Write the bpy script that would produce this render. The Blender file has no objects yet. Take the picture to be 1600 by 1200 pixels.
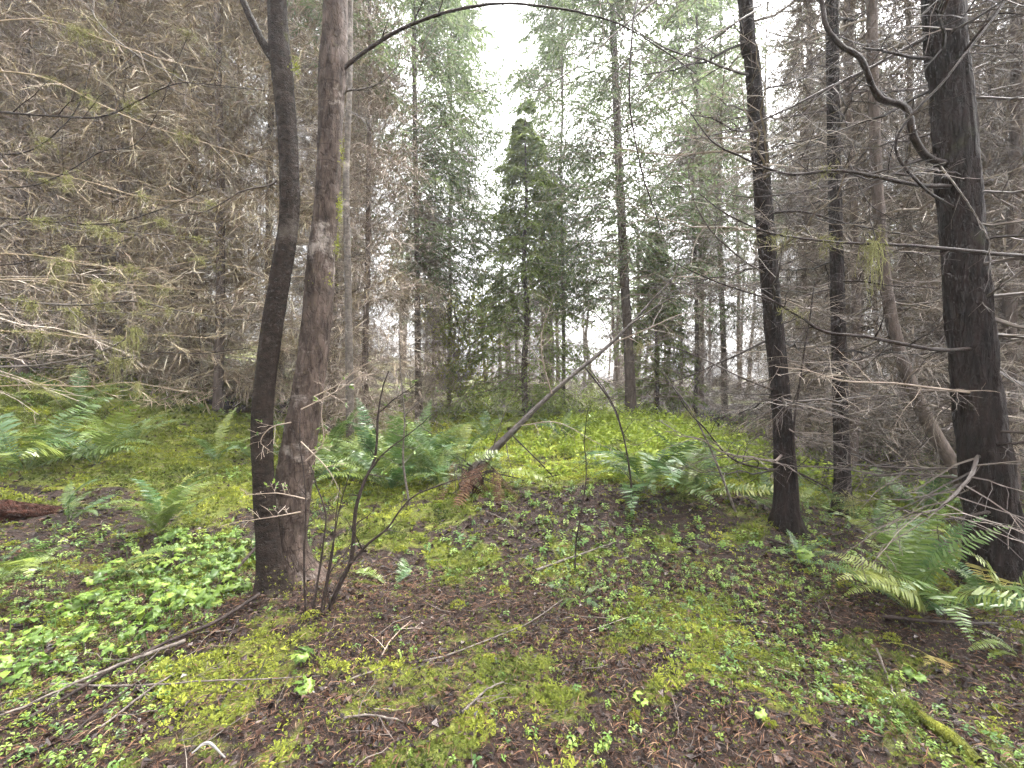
import bpy, math
import numpy as np
from mathutils import Vector

rng = np.random.default_rng(11)
scene = bpy.context.scene
COL = scene.collection

# ------------------------------------------------------------------ camera, sky, sun, exposure
CAM_Z = 1.5
F = 671.0                      # focal length in pixels of the 1600 px wide photograph (very wide phone lens)
cam_d = bpy.data.cameras.new('camera')
cam = bpy.data.objects.new('camera', cam_d); COL.objects.link(cam)
cam.location = (0, 0, CAM_Z); cam.rotation_euler = (math.radians(90), 0, 0)
cam_d.sensor_width = 36.0; cam_d.lens = 36.0 * F / 1600.0
cam_d.clip_start = 0.05; cam_d.clip_end = 2000
scene.camera = cam

SUN_EL, SUN_AZ = math.radians(58), math.radians(48)      # azimuth from +Y towards +X
world = bpy.data.worlds.new('World'); scene.world = world; world.use_nodes = True
wn = world.node_tree; wn.nodes.clear()
sky = wn.nodes.new('ShaderNodeTexSky'); sky.sky_type = 'NISHITA'; sky.sun_disc = False
sky.sun_elevation = SUN_EL; sky.sun_rotation = SUN_AZ
sky.air_density = 1.0; sky.dust_density = 6.0; sky.ozone_density = 0.6
hsv = wn.nodes.new('ShaderNodeHueSaturation'); hsv.inputs['Saturation'].default_value = 0.08
bg = wn.nodes.new('ShaderNodeBackground'); bg.inputs['Strength'].default_value = 0.15
wo = wn.nodes.new('ShaderNodeOutputWorld')
wn.links.new(sky.outputs[0], hsv.inputs['Color']); wn.links.new(hsv.outputs[0], bg.inputs['Color'])
wn.links.new(bg.outputs[0], wo.inputs['Surface'])

sun_d = bpy.data.lights.new('sun', 'SUN'); sun_d.energy = 1.4; sun_d.angle = math.radians(70)
sun_d.color = (1.0, 0.95, 0.87)
sun = bpy.data.objects.new('sun', sun_d); COL.objects.link(sun)
sdir = Vector((math.sin(SUN_AZ) * math.cos(SUN_EL), math.cos(SUN_AZ) * math.cos(SUN_EL), math.sin(SUN_EL)))
sun.rotation_euler = sdir.to_track_quat('Z', 'Y').to_euler(); sun.location = (0, 0, 30)

vs = scene.view_settings
scene.display_settings.display_device = 'sRGB'
vs.view_transform = 'Standard'; vs.look = 'None'; vs.gamma = 1.0; vs.use_curve_mapping = False
vs.exposure = 3.25
cy = scene.cycles
cy.max_bounces = 3; cy.diffuse_bounces = 3; cy.glossy_bounces = 1; cy.transmission_bounces = 2
cy.debug_use_spatial_splits = True
cy.use_adaptive_sampling = True; cy.adaptive_threshold = 0.035
cy.transparent_max_bounces = 4; cy.volume_bounces = 0
cy.use_denoising = True; cy.denoising_prefilter = 'NONE'
cy.sample_clamp_indirect = 6.0
cy.caustics_reflective = False; cy.caustics_refractive = False

# ------------------------------------------------------------------ noise and terrain
def lat(ix, iy, seed):
    v = np.sin(ix * 127.1 + iy * 311.7 + seed * 74.7) * 43758.5453
    return v - np.floor(v)
def vnoise(x, y, seed=0):
    x = np.asarray(x, float); y = np.asarray(y, float)
    ix, iy = np.floor(x), np.floor(y); fx, fy = x - ix, y - iy
    fx = fx * fx * (3 - 2 * fx); fy = fy * fy * (3 - 2 * fy)
    a, b = lat(ix, iy, seed), lat(ix + 1, iy, seed)
    c, d = lat(ix, iy + 1, seed), lat(ix + 1, iy + 1, seed)
    return (a * (1 - fx) + b * fx) * (1 - fy) + (c * (1 - fx) + d * fx) * fy
def fbm(x, y, seed=0, o=4):
    s, a, t = 0, 1.0, 0
    for i in range(o):
        s = s + a * vnoise(x * 2 ** i, y * 2 ** i, seed + i * 13); t += a; a *= 0.55
    return s / t
def sm(v, a, b):
    t = np.clip((np.asarray(v, float) - a) / (b - a), 0, 1); return t * t * (3 - 2 * t)
def H(x, y):
    x = np.asarray(x, float); y = np.asarray(y, float)
    bank = 0.21 * np.log1p(np.exp((-x - 3.0) * 1.6)) / 1.6 * sm(y, 1.5, 6.5)
    bank = np.minimum(bank, 3.2 + 0.02 * np.abs(x))
    rise = 0.043 * np.maximum(0, np.minimum(y, 60) - 5.0) * sm(y, 4, 9)
    fall = -0.055 * np.clip(x - 2.6, 0, 9) * sm(y, 1, 4) * (1 - 0.7 * sm(y, 10, 25))
    hump = 0.28 * np.exp(-((x - 0.6) / 2.2) ** 2 - ((y - 5.3) / 0.9) ** 2)
    n = (fbm(x * 0.55, y * 0.55, 3, 3) - 0.5) * 0.22 + (fbm(x * 2.7, y * 2.7, 7, 4) - 0.5) * 0.12
    mound = 0.12 * np.exp(-((x + 1.55) / 0.55) ** 2 - ((y - 2.95) / 0.5) ** 2)
    return bank + rise + fall + hump + n + mound
def Hs(x, y): return float(H(np.array([x]), np.array([y]))[0])
def moss_amount(x, y):
    u, w = x * 0.83 + y * 0.56, y * 0.83 - x * 0.56      # turned, and bent by a second noise, so no patch follows the axes
    u, w = u + 0.5 * (fbm(x * 2.3, y * 2.3, 41, 3) - 0.5), w + 0.5 * (fbm(x * 2.3, y * 2.3, 43, 3) - 0.5)
    n = fbm(u * 1.15 + 5, w * 1.15, 21, 4)
    f = fbm(u * 4.4, w * 4.4, 31, 4)
    b = sm(-x, 2.2, 4.2) * sm(y, 3.6, 5.2) * (1 - sm(y, 9.5, 12))
    m = sm(y, 4.6, 5.8) * (1 - sm(np.abs(x - 0.4), 4.0, 6.5)) * (1 - 0.6 * sm(y, 13, 20))
    r = sm(x, 2.2, 4.0)
    l = sm(-x, 1.2, 2.6) * (1 - sm(y, 3, 4.5))
    v = (n - 0.52) * 1.9 + (f - 0.5) * 2.2 + 0.24 + 0.62 * b + 0.72 * m - 0.16 * r - 0.55 * np.exp(-((x - 0.9) / 1.3) ** 2 - ((y - 4.8) / 0.5) ** 2) - 0.9 * np.exp(-((x + 4.6) / 1.0) ** 2 - ((y - 4.1) / 0.7) ** 2) - 0.6 * np.exp(-((x + 5.9) / 1.2) ** 2 - ((y - 9.6) / 0.8) ** 2) + 0.10 * l + 0.1 * sm(y, 2.4, 4.5)
    return np.clip(v, 0, 1)
def P(px, py, d): return np.array([(px - 800) / F * d, d, CAM_Z - (py - 600) / F * d])
def G(px, py):                                            # where a sight line meets the ground
    d = 1.0
    while d < 80:
        p = P(px, py, d)
        if p[2] <= Hs(p[0], p[1]): break
        d += 0.02 if d < 12 else 0.1
    return np.array([p[0], p[1], Hs(p[0], p[1])])

# ------------------------------------------------------------------ materials
def mat(name, build):
    m = bpy.data.materials.new(name); m.use_nodes = True
    nt = m.node_tree; nt.nodes.clear()
    out = nt.nodes.new('ShaderNodeOutputMaterial')
    build(nt, out); return m
def N(nt, t, **kw):
    n = nt.nodes.new(t)
    for k, v in kw.items():
        if k in n.inputs: n.inputs[k].default_value = v
        else: setattr(n, k, v)
    return n
def ramp(nt, fac, stops, mode='LINEAR'):
    r = nt.nodes.new('ShaderNodeValToRGB'); e = r.color_ramp.elements; r.color_ramp.interpolation = mode
    while len(e) < len(stops): e.new(0.5)
    for el, (p, c) in zip(e, stops): el.position = p; el.color = (*c, 1)
    nt.links.new(fac, r.inputs[0]); return r.outputs[0]
def mix(nt, fac, a, b, bt='MIX'):
    m = nt.nodes.new('ShaderNodeMix'); m.data_type = 'RGBA'; m.blend_type = bt
    for s, v in ((0, fac), (6, a), (7, b)):
        if isinstance(v, (int, float)): m.inputs[s].default_value = v
        elif isinstance(v, tuple): m.inputs[s].default_value = (*v, 1)
        else: nt.links.new(v, m.inputs[s])
    return m.outputs[2]
def noise(nt, scale, detail=4, rough=0.6, vec=None):
    n = N(nt, 'ShaderNodeTexNoise', Scale=scale, Detail=detail, Roughness=rough)
    if vec is not None: nt.links.new(vec, n.inputs['Vector'])
    return n.outputs['Fac']
def coords(nt, sc=(1, 1, 1), obj=True):
    t = nt.nodes.new('ShaderNodeTexCoord'); mp = nt.nodes.new('ShaderNodeMapping')
    mp.inputs['Scale'].default_value = sc
    nt.links.new(t.outputs['Object' if obj else 'Generated'], mp.inputs['Vector']); return mp.outputs[0]
def attr(nt, name):
    a = nt.nodes.new('ShaderNodeAttribute'); a.attribute_name = name; return a.outputs['Fac']
def leafy(name, stops, rough=0.5, trans=0.35, spec=0.4, by='rnd', tint=None):
    def b(nt, out):
        if by == 'rnd': f = attr(nt, 'rnd')
        else:
            o = nt.nodes.new('ShaderNodeObjectInfo'); f = o.outputs['Random']
        c = ramp(nt, f, stops)
        if by == 'obj':                                   # slight variety along each leaf as well
            c = mix(nt, 0.5, c, ramp(nt, attr(nt, 'rnd'), [(0, (0.55, 0.55, 0.55)), (1, (1.35, 1.35, 1.3))]), 'MULTIPLY')
        p = N(nt, 'ShaderNodeBsdfPrincipled', Roughness=rough); p.inputs['Specular IOR Level'].default_value = spec
        nt.links.new(c, p.inputs['Base Color'])
        if trans > 0:
            t = nt.nodes.new('ShaderNodeBsdfTranslucent'); nt.links.new(c, t.inputs['Color'])
            m = nt.nodes.new('ShaderNodeMixShader'); m.inputs[0].default_value = trans
            nt.links.new(p.outputs[0], m.inputs[1]); nt.links.new(t.outputs[0], m.inputs[2]); nt.links.new(m.outputs[0], out.inputs[0])
        else: nt.links.new(p.outputs[0], out.inputs[0])
    return mat(name, b)
def barky(name, dark, light, moss=None, sc=(6, 6, 1.6), bump=0.6, lent=False, rough=0.75, moss_at=0.62, crack=0.35, spec=0.12, lc=(0.30, 0.26, 0.23), ll=(0.025, 0.018, 0.014)):
    def b(nt, out):
        v = coords(nt, sc)
        n1 = noise(nt, 3.0, 8, 0.65, v)
        vo = N(nt, 'ShaderNodeTexVoronoi', Scale=4.0); vo.feature = 'DISTANCE_TO_EDGE'
        va = nt.nodes.new('ShaderNodeVectorMath'); va.operation = 'MULTIPLY_ADD'; va.inputs[1].default_value = (0.35,) * 3
        nz = N(nt, 'ShaderNodeTexNoise', Scale=6.0, Detail=4.0); nt.links.new(v, nz.inputs['Vector']); nt.links.new(nz.outputs['Color'], va.inputs[0]); nt.links.new(v, va.inputs[2]); nt.links.new(va.outputs[0], vo.inputs['Vector'])
        c = ramp(nt, n1, [(0.3, dark), (0.52, tuple((a + b_) / 2 for a, b_ in zip(dark, light))), (0.72, light)])
        v2 = coords(nt, (1, 1, 1))
        if lent:                                          # pale lichen blotches and thin level lines
            bl = noise(nt, 3.5, 5, 0.7, v2)
            c = mix(nt, ramp(nt, bl, [(0.56, (0, 0, 0)), (0.66, (0.75, 0.75, 0.75))]), c, lc)
            v3 = coords(nt, (5, 5, 60)); ln = noise(nt, 1.0, 3, 0.5, v3)
            c = mix(nt, ramp(nt, ln, [(0.60, (0, 0, 0)), (0.68, (0.6, 0.6, 0.6))]), c, ll)
        if moss:
            mn = noise(nt, 2.2, 6, 0.7, v2)
            c = mix(nt, ramp(nt, mn, [(moss_at, (0, 0, 0)), (moss_at + 0.1, (0.85, 0.85, 0.85))]), c, moss)
        p = N(nt, 'ShaderNodeBsdfPrincipled', Roughness=rough); p.inputs['Specular IOR Level'].default_value = spec
        nt.links.new(c, p.inputs['Base Color'])
        bp = N(nt, 'ShaderNodeBump', Strength=bump, Distance=0.02)
        cr = N(nt, 'ShaderNodeMapRange'); cr.inputs['From Max'].default_value = 0.12; nt.links.new(vo.outputs['Distance'], cr.inputs['Value'])
        hh = N(nt, 'ShaderNodeMath', operation='MULTIPLY_ADD'); hh.inputs[1].default_value = crack; nt.links.new(cr.outputs[0], hh.inputs[0]); nt.links.new(n1, hh.inputs[2])
        nt.links.new(hh.outputs[0], bp.inputs['Height']); nt.links.new(bp.outputs[0], p.inputs['Normal'])
        nt.links.new(p.outputs[0], out.inputs[0])
    return mat(name, b)

M = {}
M['bark_spruce'] = barky('bark_spruce', (0.003, 0.0022, 0.002), (0.028, 0.019, 0.016), moss=(0.03, 0.032, 0.014), bump=0.9)
M['bark_conifer'] = barky('bark_conifer', (0.035, 0.026, 0.022), (0.16, 0.125, 0.105), moss=(0.09, 0.10, 0.04), bump=0.5)
M['bark_dark'] = barky('bark_dark', (0.006, 0.004, 0.003), (0.034, 0.024, 0.019), moss=(0.07, 0.075, 0.016), sc=(7, 7, 10), bump=0.8, lent=True, lc=(0.066, 0.054, 0.045), ll=(0.004, 0.003, 0.0025), rough=0.75, moss_at=0.60, crack=0.3)
M['bark_alder'] = barky('bark_alder', (0.014, 0.010, 0.008), (0.13, 0.096, 0.08), moss=(0.10, 0.105, 0.02), sc=(6, 6, 2.0), bump=1.0, lent=True, moss_at=0.68)
M['bark_pale'] = barky('bark_pale', (0.03, 0.024, 0.02), (0.16, 0.135, 0.115), moss=None, sc=(5, 5, 8), bump=0.4, lent=True)
M['wood_grey'] = barky('wood_grey', (0.03, 0.024, 0.02), (0.20, 0.17, 0.15), moss=None, sc=(8, 8, 8), bump=0.4, rough=0.45)
M['sapling'] = barky('sapling', (0.018, 0.013, 0.011), (0.15, 0.125, 0.11), moss=None, sc=(4, 4, 4), bump=0.6, rough=0.4, spec=0.35)
M['wood_dark'] = barky('wood_dark', (0.012, 0.009, 0.008), (0.055, 0.04, 0.035), moss=(0.08, 0.08, 0.02), sc=(8, 8, 8), bump=0.4, rough=0.5, moss_at=0.7)
M['rotten'] = barky('rotten', (0.008, 0.004, 0.003), (0.065, 0.026, 0.017), moss=(0.07, 0.08, 0.015), sc=(3, 9, 9), bump=1.0, rough=0.8, moss_at=0.63)
M['mossy'] = barky('mossy', (0.03, 0.035, 0.008), (0.15, 0.16, 0.025), moss=(0.19, 0.2, 0.03), sc=(12, 12, 12), bump=1.0, rough=0.9, moss_at=0.5)
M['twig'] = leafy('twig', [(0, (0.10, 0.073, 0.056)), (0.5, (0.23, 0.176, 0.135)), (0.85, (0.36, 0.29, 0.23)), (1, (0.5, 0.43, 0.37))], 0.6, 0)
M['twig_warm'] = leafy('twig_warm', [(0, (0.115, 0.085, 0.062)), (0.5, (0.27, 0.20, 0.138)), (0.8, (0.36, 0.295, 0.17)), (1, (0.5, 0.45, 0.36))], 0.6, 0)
M['twig_mid'] = leafy('twig_mid', [(0, (0.05, 0.039, 0.033)), (0.5, (0.145, 0.113, 0.084)), (0.85, (0.26, 0.212, 0.16)), (1, (0.38, 0.33, 0.29))], 0.6, 0)  # darker copy of twig; on the right stand its colour imitates backlighting
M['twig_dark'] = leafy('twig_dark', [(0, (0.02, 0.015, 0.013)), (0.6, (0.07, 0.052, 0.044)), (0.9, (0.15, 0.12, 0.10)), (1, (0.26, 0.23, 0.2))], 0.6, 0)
M['needle'] = leafy('needle', [(0, (0.075, 0.105, 0.05)), (0.6, (0.12, 0.16, 0.07)), (1, (0.19, 0.22, 0.10))], 0.6, 0.55, 0.15)
M['needle_young'] = leafy('needle_young', [(0, (0.13, 0.18, 0.05)), (0.6, (0.20, 0.26, 0.07)), (1, (0.31, 0.36, 0.10))], 0.6, 0.6, 0.15)
M['fern'] = leafy('fern', [(0, (0.045, 0.10, 0.035)), (0.5, (0.088, 0.136, 0.031)), (0.85, (0.135, 0.18, 0.036)), (1, (0.20, 0.22, 0.05))], 0.36, 0.3, 0.55, by='obj')
M['fern_dead'] = leafy('fern_dead', [(0, (0.045, 0.020, 0.012)), (0.6, (0.085, 0.042, 0.024)), (1, (0.15, 0.085, 0.048))], 0.7, 0.2, 0.2, by='obj')
M['fern_tan'] = leafy('fern_tan', [(0, (0.22, 0.22, 0.05)), (0.5, (0.20, 0.13, 0.05)), (1, (0.25, 0.24, 0.06))], 0.5, 0.3, 0.3, by='obj')
M['herb'] = leafy('herb', [(0, (0.055, 0.105, 0.018)), (0.6, (0.125, 0.205, 0.03)), (1, (0.23, 0.31, 0.05))], 0.42, 0.35, 0.5, by='obj')
M['sprout'] = leafy('sprout', [(0, (0.05, 0.11, 0.025)), (0.5, (0.12, 0.21, 0.035)), (1, (0.23, 0.31, 0.06))], 0.4, 0.3, 0.5)
M['lush'] = leafy('lush', [(0, (0.15, 0.22, 0.03)), (0.5, (0.28, 0.36, 0.04)), (1, (0.42, 0.48, 0.06))], 0.5, 0.4, 0.4)
M['gold'] = leafy('gold', [(0, (0.20, 0.24, 0.03)), (0.5, (0.34, 0.36, 0.06)), (1, (0.45, 0.43, 0.10))], 0.6, 0.6, 0.15)
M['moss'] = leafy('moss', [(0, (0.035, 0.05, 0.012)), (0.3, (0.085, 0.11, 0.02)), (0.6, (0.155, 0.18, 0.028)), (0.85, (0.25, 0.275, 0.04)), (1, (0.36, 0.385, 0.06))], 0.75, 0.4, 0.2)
M['litter'] = leafy('litter', [(0, (0.005, 0.0032, 0.003)), (0.35, (0.017, 0.009, 0.007)), (0.65, (0.040, 0.021, 0.015)), (0.88, (0.080, 0.043, 0.029)), (0.97, (0.13, 0.095, 0.08)), (1, (0.22, 0.19, 0.18))], 0.5, 0.1, 0.3)
M['needles_dead'] = leafy('needles_dead', [(0, (0.018, 0.009, 0.006)), (0.5, (0.058, 0.028, 0.016)), (0.85, (0.13, 0.062, 0.030)), (1, (0.20, 0.14, 0.09))], 0.6, 0.1, 0.25)
M['lichen'] = leafy('lichen', [(0, (0.13, 0.13, 0.05)), (0.5, (0.24, 0.235, 0.09)), (1, (0.33, 0.32, 0.15))], 0.8, 0.3, 0.1)
M['lichen_white'] = leafy('lichen_white', [(0, (0.12, 0.11, 0.10)), (0.5, (0.2, 0.19, 0.18)), (1, (0.28, 0.27, 0.26))], 0.8, 0, 0.1)

def ground_mat(nt, out):
    v = coords(nt)
    n1 = noise(nt, 9, 8, 0.7, v); n2 = noise(nt, 60, 6, 0.7, v); n3 = noise(nt, 3.0, 6, 0.65, v)
    soil = ramp(nt, n1, [(0.3, (0.007, 0.004, 0.0035)), (0.5, (0.024, 0.013, 0.009)), (0.65, (0.05, 0.026, 0.018)), (0.8, (0.085, 0.05, 0.034))])
    soil = mix(nt, ramp(nt, n2, [(0.35, (0.9, 0.9, 0.9)), (0.6, (0, 0, 0))]), soil, (0.010, 0.006, 0.005))
    mo = ramp(nt, n2, [(0.3, (0.028, 0.032, 0.007)), (0.5, (0.11, 0.12, 0.018)), (0.75, (0.22, 0.22, 0.03))])
    mo = mix(nt, ramp(nt, n3, [(0.4, (0, 0, 0)), (0.7, (0.7, 0.7, 0.7))]), mo, (0.075, 0.10, 0.02))
    fac = ramp(nt, mixadd(nt, attr(nt, 'moss'), n1), [(0.42, (0, 0, 0)), (0.62, (1, 1, 1))])
    c = mix(nt, fac, soil, mo)
    p = N(nt, 'ShaderNodeBsdfPrincipled', Roughness=0.8); p.inputs['Specular IOR Level'].default_value = 0.3
    nt.links.new(c, p.inputs['Base Color'])
    bp = N(nt, 'ShaderNodeBump', Strength=0.8, Distance=0.03); nt.links.new(n2, bp.inputs['Height'])
    nt.links.new(bp.outputs[0], p.inputs['Normal']); nt.links.new(p.outputs[0], out.inputs[0])
def mixadd(nt, a, b):
    m = N(nt, 'ShaderNodeMath', operation='MULTIPLY_ADD'); nt.links.new(b, m.inputs[0]); m.inputs[1].default_value = 0.5
    m2 = N(nt, 'ShaderNodeMath', operation='ADD'); m2.inputs[1].default_value = -0.2
    nt.links.new(a, m.inputs[2]); nt.links.new(m.outputs[0], m2.inputs[0]); return m2.outputs[0]
M['ground'] = mat('ground', ground_mat)

# ------------------------------------------------------------------ mesh building
class MB:
    """collects vertex and face arrays for one mesh"""
    def __init__(s): s.v = []; s.q = []; s.t = []; s.r = []; s.n = 0; s.qm = []; s.tm = []
    def add(s, v, quads=None, tris=None, rnd=0.5, mi=0):
        v = np.asarray(v, float).reshape(-1, 3); s.v.append(v)
        s.r.append(np.broadcast_to(np.asarray(rnd, float), (len(v),)) if np.ndim(rnd) <= 1 else np.ravel(rnd))
        if quads is not None and len(quads): s.q.append(np.asarray(quads).reshape(-1, 4) + s.n); s.qm.append(np.full(len(s.q[-1]), mi))
        if tris is not None and len(tris): s.t.append(np.asarray(tris).reshape(-1, 3) + s.n); s.tm.append(np.full(len(s.t[-1]), mi))
        s.n += len(v)
    def mesh(s, name, mats, smooth=False):
        me = bpy.data.meshes.new(name)
        v = np.concatenate(s.v).astype(np.float32)
        q = np.concatenate(s.q) if s.q else np.zeros((0, 4), int)
        t = np.concatenate(s.t) if s.t else np.zeros((0, 3), int)
        me.vertices.add(len(v)); me.vertices.foreach_set('co', v.ravel())
        lv = np.concatenate([q.ravel(), t.ravel()]).astype(np.int32)
        me.loops.add(len(lv)); me.loops.foreach_set('vertex_index', lv)
        st = np.concatenate([np.arange(len(q)) * 4, len(q) * 4 + np.arange(len(t)) * 3]).astype(np.int32)
        me.polygons.add(len(st)); me.polygons.foreach_set('loop_start', st)
        mi = np.concatenate(s.qm + s.tm).astype(np.int32)
        if mi.any(): me.polygons.foreach_set('material_index', mi)
        me.polygons.foreach_set('use_smooth', np.full(len(st), smooth))
        a = me.attributes.new('rnd', 'FLOAT', 'POINT'); a.data.foreach_set('value', np.concatenate(s.r).astype(np.float32))
        for m in (mats if isinstance(mats, (list, tuple)) else [mats]): me.materials.append(m)
        me.update(calc_edges=True)
        return me
def unit(a): return a / np.maximum(np.linalg.norm(a, axis=-1, keepdims=True), 1e-9)
def tubes(mb, Pt, R, n, rnd=None, mi=0, rough=0.0):
    """many tubes at once: Pt (B,k,3), R (B,k)"""
    B, k, _ = Pt.shape
    T = unit(np.gradient(Pt, axis=1))
    mT = unit(T.mean(1, keepdims=True))
    ref = np.where(np.abs(mT[..., 2:3]) > 0.8, np.array([1.0, 0, 0]), np.array([0, 0, 1.0]))
    U = unit(np.cross(T, np.broadcast_to(ref, T.shape))); V = np.cross(T, U)
    a = np.arange(n) * 2 * np.pi / n
    ring = (np.cos(a)[None, None, :, None] * U[:, :, None] + np.sin(a)[None, None, :, None] * V[:, :, None])
    RR = R[:, :, None, None]
    if rough: RR = RR * (1 + rough * rng.normal(size=(B, k, n, 1)))
    vv = Pt[:, :, None] + ring * RR
    b, i, j = np.meshgrid(np.arange(B), np.arange(k - 1), np.arange(n), indexing='ij')
    o = (b * k + i) * n; j2 = (j + 1) % n
    q = np.stack([o + j, o + j2, o + n + j2, o + n + j], -1).reshape(-1, 4)
    if rnd is None: rnd = rng.random(B)
    mb.add(vv, quads=q, rnd=np.repeat(rnd, k * n), mi=mi)
def spline(pts, n):
    """Catmull-Rom through rows of pts"""
    p = np.asarray(pts, float); e0 = 2 * p[0] - p[1]; e1 = 2 * p[-1] - p[-2]
    p = np.vstack([e0, p, e1]); m = len(p) - 3
    s = np.linspace(0, m - 1e-6, n); i = s.astype(int); t = (s - i)[:, None]
    a, b, c, d = p[i], p[i + 1], p[i + 2], p[i + 3]
    return 0.5 * (2 * b + (c - a) * t + (2 * a - 5 * b + 4 * c - d) * t ** 2 + (3 * b - a - 3 * c + d) * t ** 3)
def grow(Pt, R, m, t0, t1, L, ang, flat, up, k, wig, rmax, sag=0.0, taper=0.85, rk=0.6):
    """m children on each polyline; L may be a function of t"""
    B, kk, _ = Pt.shape
    t = t0 + (t1 - t0) * (np.arange(m)[None] + rng.random((B, m))) / m
    ix = t * (kk - 1); i0 = np.minimum(ix.astype(int), kk - 2); f = (ix - i0)[..., None]
    bi = np.arange(B)[:, None]
    a, b = Pt[bi, i0], Pt[bi, i0 + 1]
    p = a * (1 - f) + b * f; T = unit(b - a)
    pr = R[bi, i0] * (1 - f[..., 0]) + R[bi, i0 + 1] * f[..., 0]
    side = unit(np.cross(T, np.array([0, 0, 1.0])) + 1e-4 * rng.normal(size=T.shape))
    sgn = np.where((np.arange(m)[None] + rng.integers(0, 2, (B, 1))) % 2 == 0, 1.0, -1.0)[..., None]
    rv = rng.normal(size=T.shape); rv -= (rv * T).sum(-1, keepdims=True) * T
    S = unit(side * sgn * flat + unit(rv) * (1 - flat))
    an = ang * (0.7 + 0.6 * rng.random((B, m, 1)))
    D = T * np.cos(an) + S * np.sin(an); D[..., 2] += up; D = unit(D)
    Lv = (L(t) if callable(L) else L) * (0.55 + 0.7 * rng.random((B, m)))
    s = np.linspace(0, 1, k)
    w = np.cumsum(rng.normal(size=(B, m, k, 3)) * wig, axis=2); w -= w[:, :, :1]
    pts = p[:, :, None] + (D[:, :, None] * s[None, None, :, None] + w) * Lv[..., None, None]
    pts[..., 2] += sag * Lv[..., None] * s ** 2
    r0 = np.minimum(pr * rk, rmax)
    rad = r0[..., None] * (1 - taper * s)
    return pts.reshape(B * m, k, 3), rad.reshape(B * m, k)
def blades(mb, Pt, m, length, width, ang=0.8, mi=0, t0=0.1, flat=0.5, droop=0.0, rnd=None, tip=True):
    """flat pointed blades along polylines"""
    B, kk, _ = Pt.shape
    t = t0 + (1 - t0) * (np.arange(m)[None] + rng.random((B, m))) / m
    ix = t * (kk - 1); i0 = np.minimum(ix.astype(int), kk - 2); f = (ix - i0)[..., None]; bi = np.arange(B)[:, None]
    a, b = Pt[bi, i0], Pt[bi, i0 + 1]; p = a * (1 - f) + b * f; T = unit(b - a)
    side = unit(np.cross(T, np.array([0, 0, 1.0])) + 1e-4 * rng.normal(size=T.shape))
    sgn = np.where(np.arange(m)[None] % 2 == 0, 1.0, -1.0)[..., None] * np.ones((B, 1, 1))
    rv = rng.normal(size=T.shape); rv -= (rv * T).sum(-1, keepdims=True) * T
    S = unit(side * sgn * flat + unit(rv) * (1 - flat))
    an = ang * (0.7 + 0.6 * rng.random((B, m, 1)))
    D = T * np.cos(an) + S * np.sin(an); D[..., 2] -= droop; D = unit(D)
    W = unit(np.cross(D, rng.normal(size=D.shape) * 0.4 + np.array([0, 0, 1.0])))
    Lv = (length * (0.6 + 0.7 * rng.random((B, m))))[..., None]; w = width * (0.7 + 0.6 * rng.random((B, m)))[..., None]
    v = np.stack([p, p + D * Lv * 0.4 + W * w / 2, p + D * Lv, p + D * Lv * 0.4 - W * w / 2], 2)
    n = B * m; q = np.arange(n * 4).reshape(n, 4)
    if rnd is None: rnd = np.clip(np.repeat(rng.random(B), m) * 0.6 + rng.random(n) * 0.4, 0, 1)
    mb.add(v, quads=q, rnd=np.repeat(rnd, 4), mi=mi)
def rotmats(yaw, tilt, tdir):
    """rotation: yaw about Z, then tilt about a level axis at tdir"""
    c, s = np.cos(yaw), np.sin(yaw); z = np.zeros_like(c); o = np.ones_like(c)
    Rz = np.stack([np.stack([c, -s, z], -1), np.stack([s, c, z], -1), np.stack([z, z, o], -1)], -2)
    ux, uy = np.cos(tdir), np.sin(tdir); ct, st = np.cos(tilt), np.sin(tilt); k = 1 - ct
    Rt = np.stack([np.stack([ct + ux * ux * k, ux * uy * k, uy * st], -1), np.stack([ux * uy * k, ct + uy * uy * k, -ux * st], -1),
                   np.stack([-uy * st, ux * st, ct], -1)], -2)
    return Rt @ Rz
def scatter(mb, tv, quads, tris, pos, scale, tilt, rnd, mi=0):
    """copies of one small template, joined"""
    n = len(pos)
    if n == 0: return
    Rm = rotmats(rng.random(n) * 2 * np.pi, tilt, rng.random(n) * 2 * np.pi)
    v = np.einsum('nij,vj->nvi', Rm, tv) * scale[:, None, None] + pos[:, None]
    nv = len(tv); o = (np.arange(n) * nv)[:, None, None]
    q = (np.asarray(quads)[None] + o).reshape(-1, 4) if quads is not None and len(quads) else None
    t = (np.asarray(tris)[None] + o).reshape(-1, 3) if tris is not None and len(tris) else None
    mb.add(v, q, t, np.repeat(rnd, nv), mi)

# ------------------------------------------------------------------ scene objects
def empty(name, loc, label, cat, group=None):
    o = bpy.data.objects.new(name, None); COL.objects.link(o); o.empty_display_size = 0.1
    o.location = loc; o['label'] = label; o['category'] = cat
    if group: o['group'] = group
    return o
def part(name, me, parent=None, loc=(0, 0, 0), rot=(0, 0, 0), sc=1.0, kind=None):
    o = bpy.data.objects.new(name, me); COL.objects.link(o); o.parent = parent
    o.location = loc; o.rotation_euler = rot; o.scale = (sc, sc, sc) if np.isscalar(sc) else sc
    if kind: o['kind'] = kind
    return o
def single(name, me, label, cat, group=None, kind=None, loc=(0, 0, 0)):
    o = part(name, me, None, loc, kind=kind); o['label'] = label
    if cat: o['category'] = cat
    if group: o['group'] = group
    return o
def copy_tree(o, parent=None):
    c = o.copy(); COL.objects.link(c); c.parent = parent
    for ch in o.children: copy_tree(ch, c)
    return c

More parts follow.
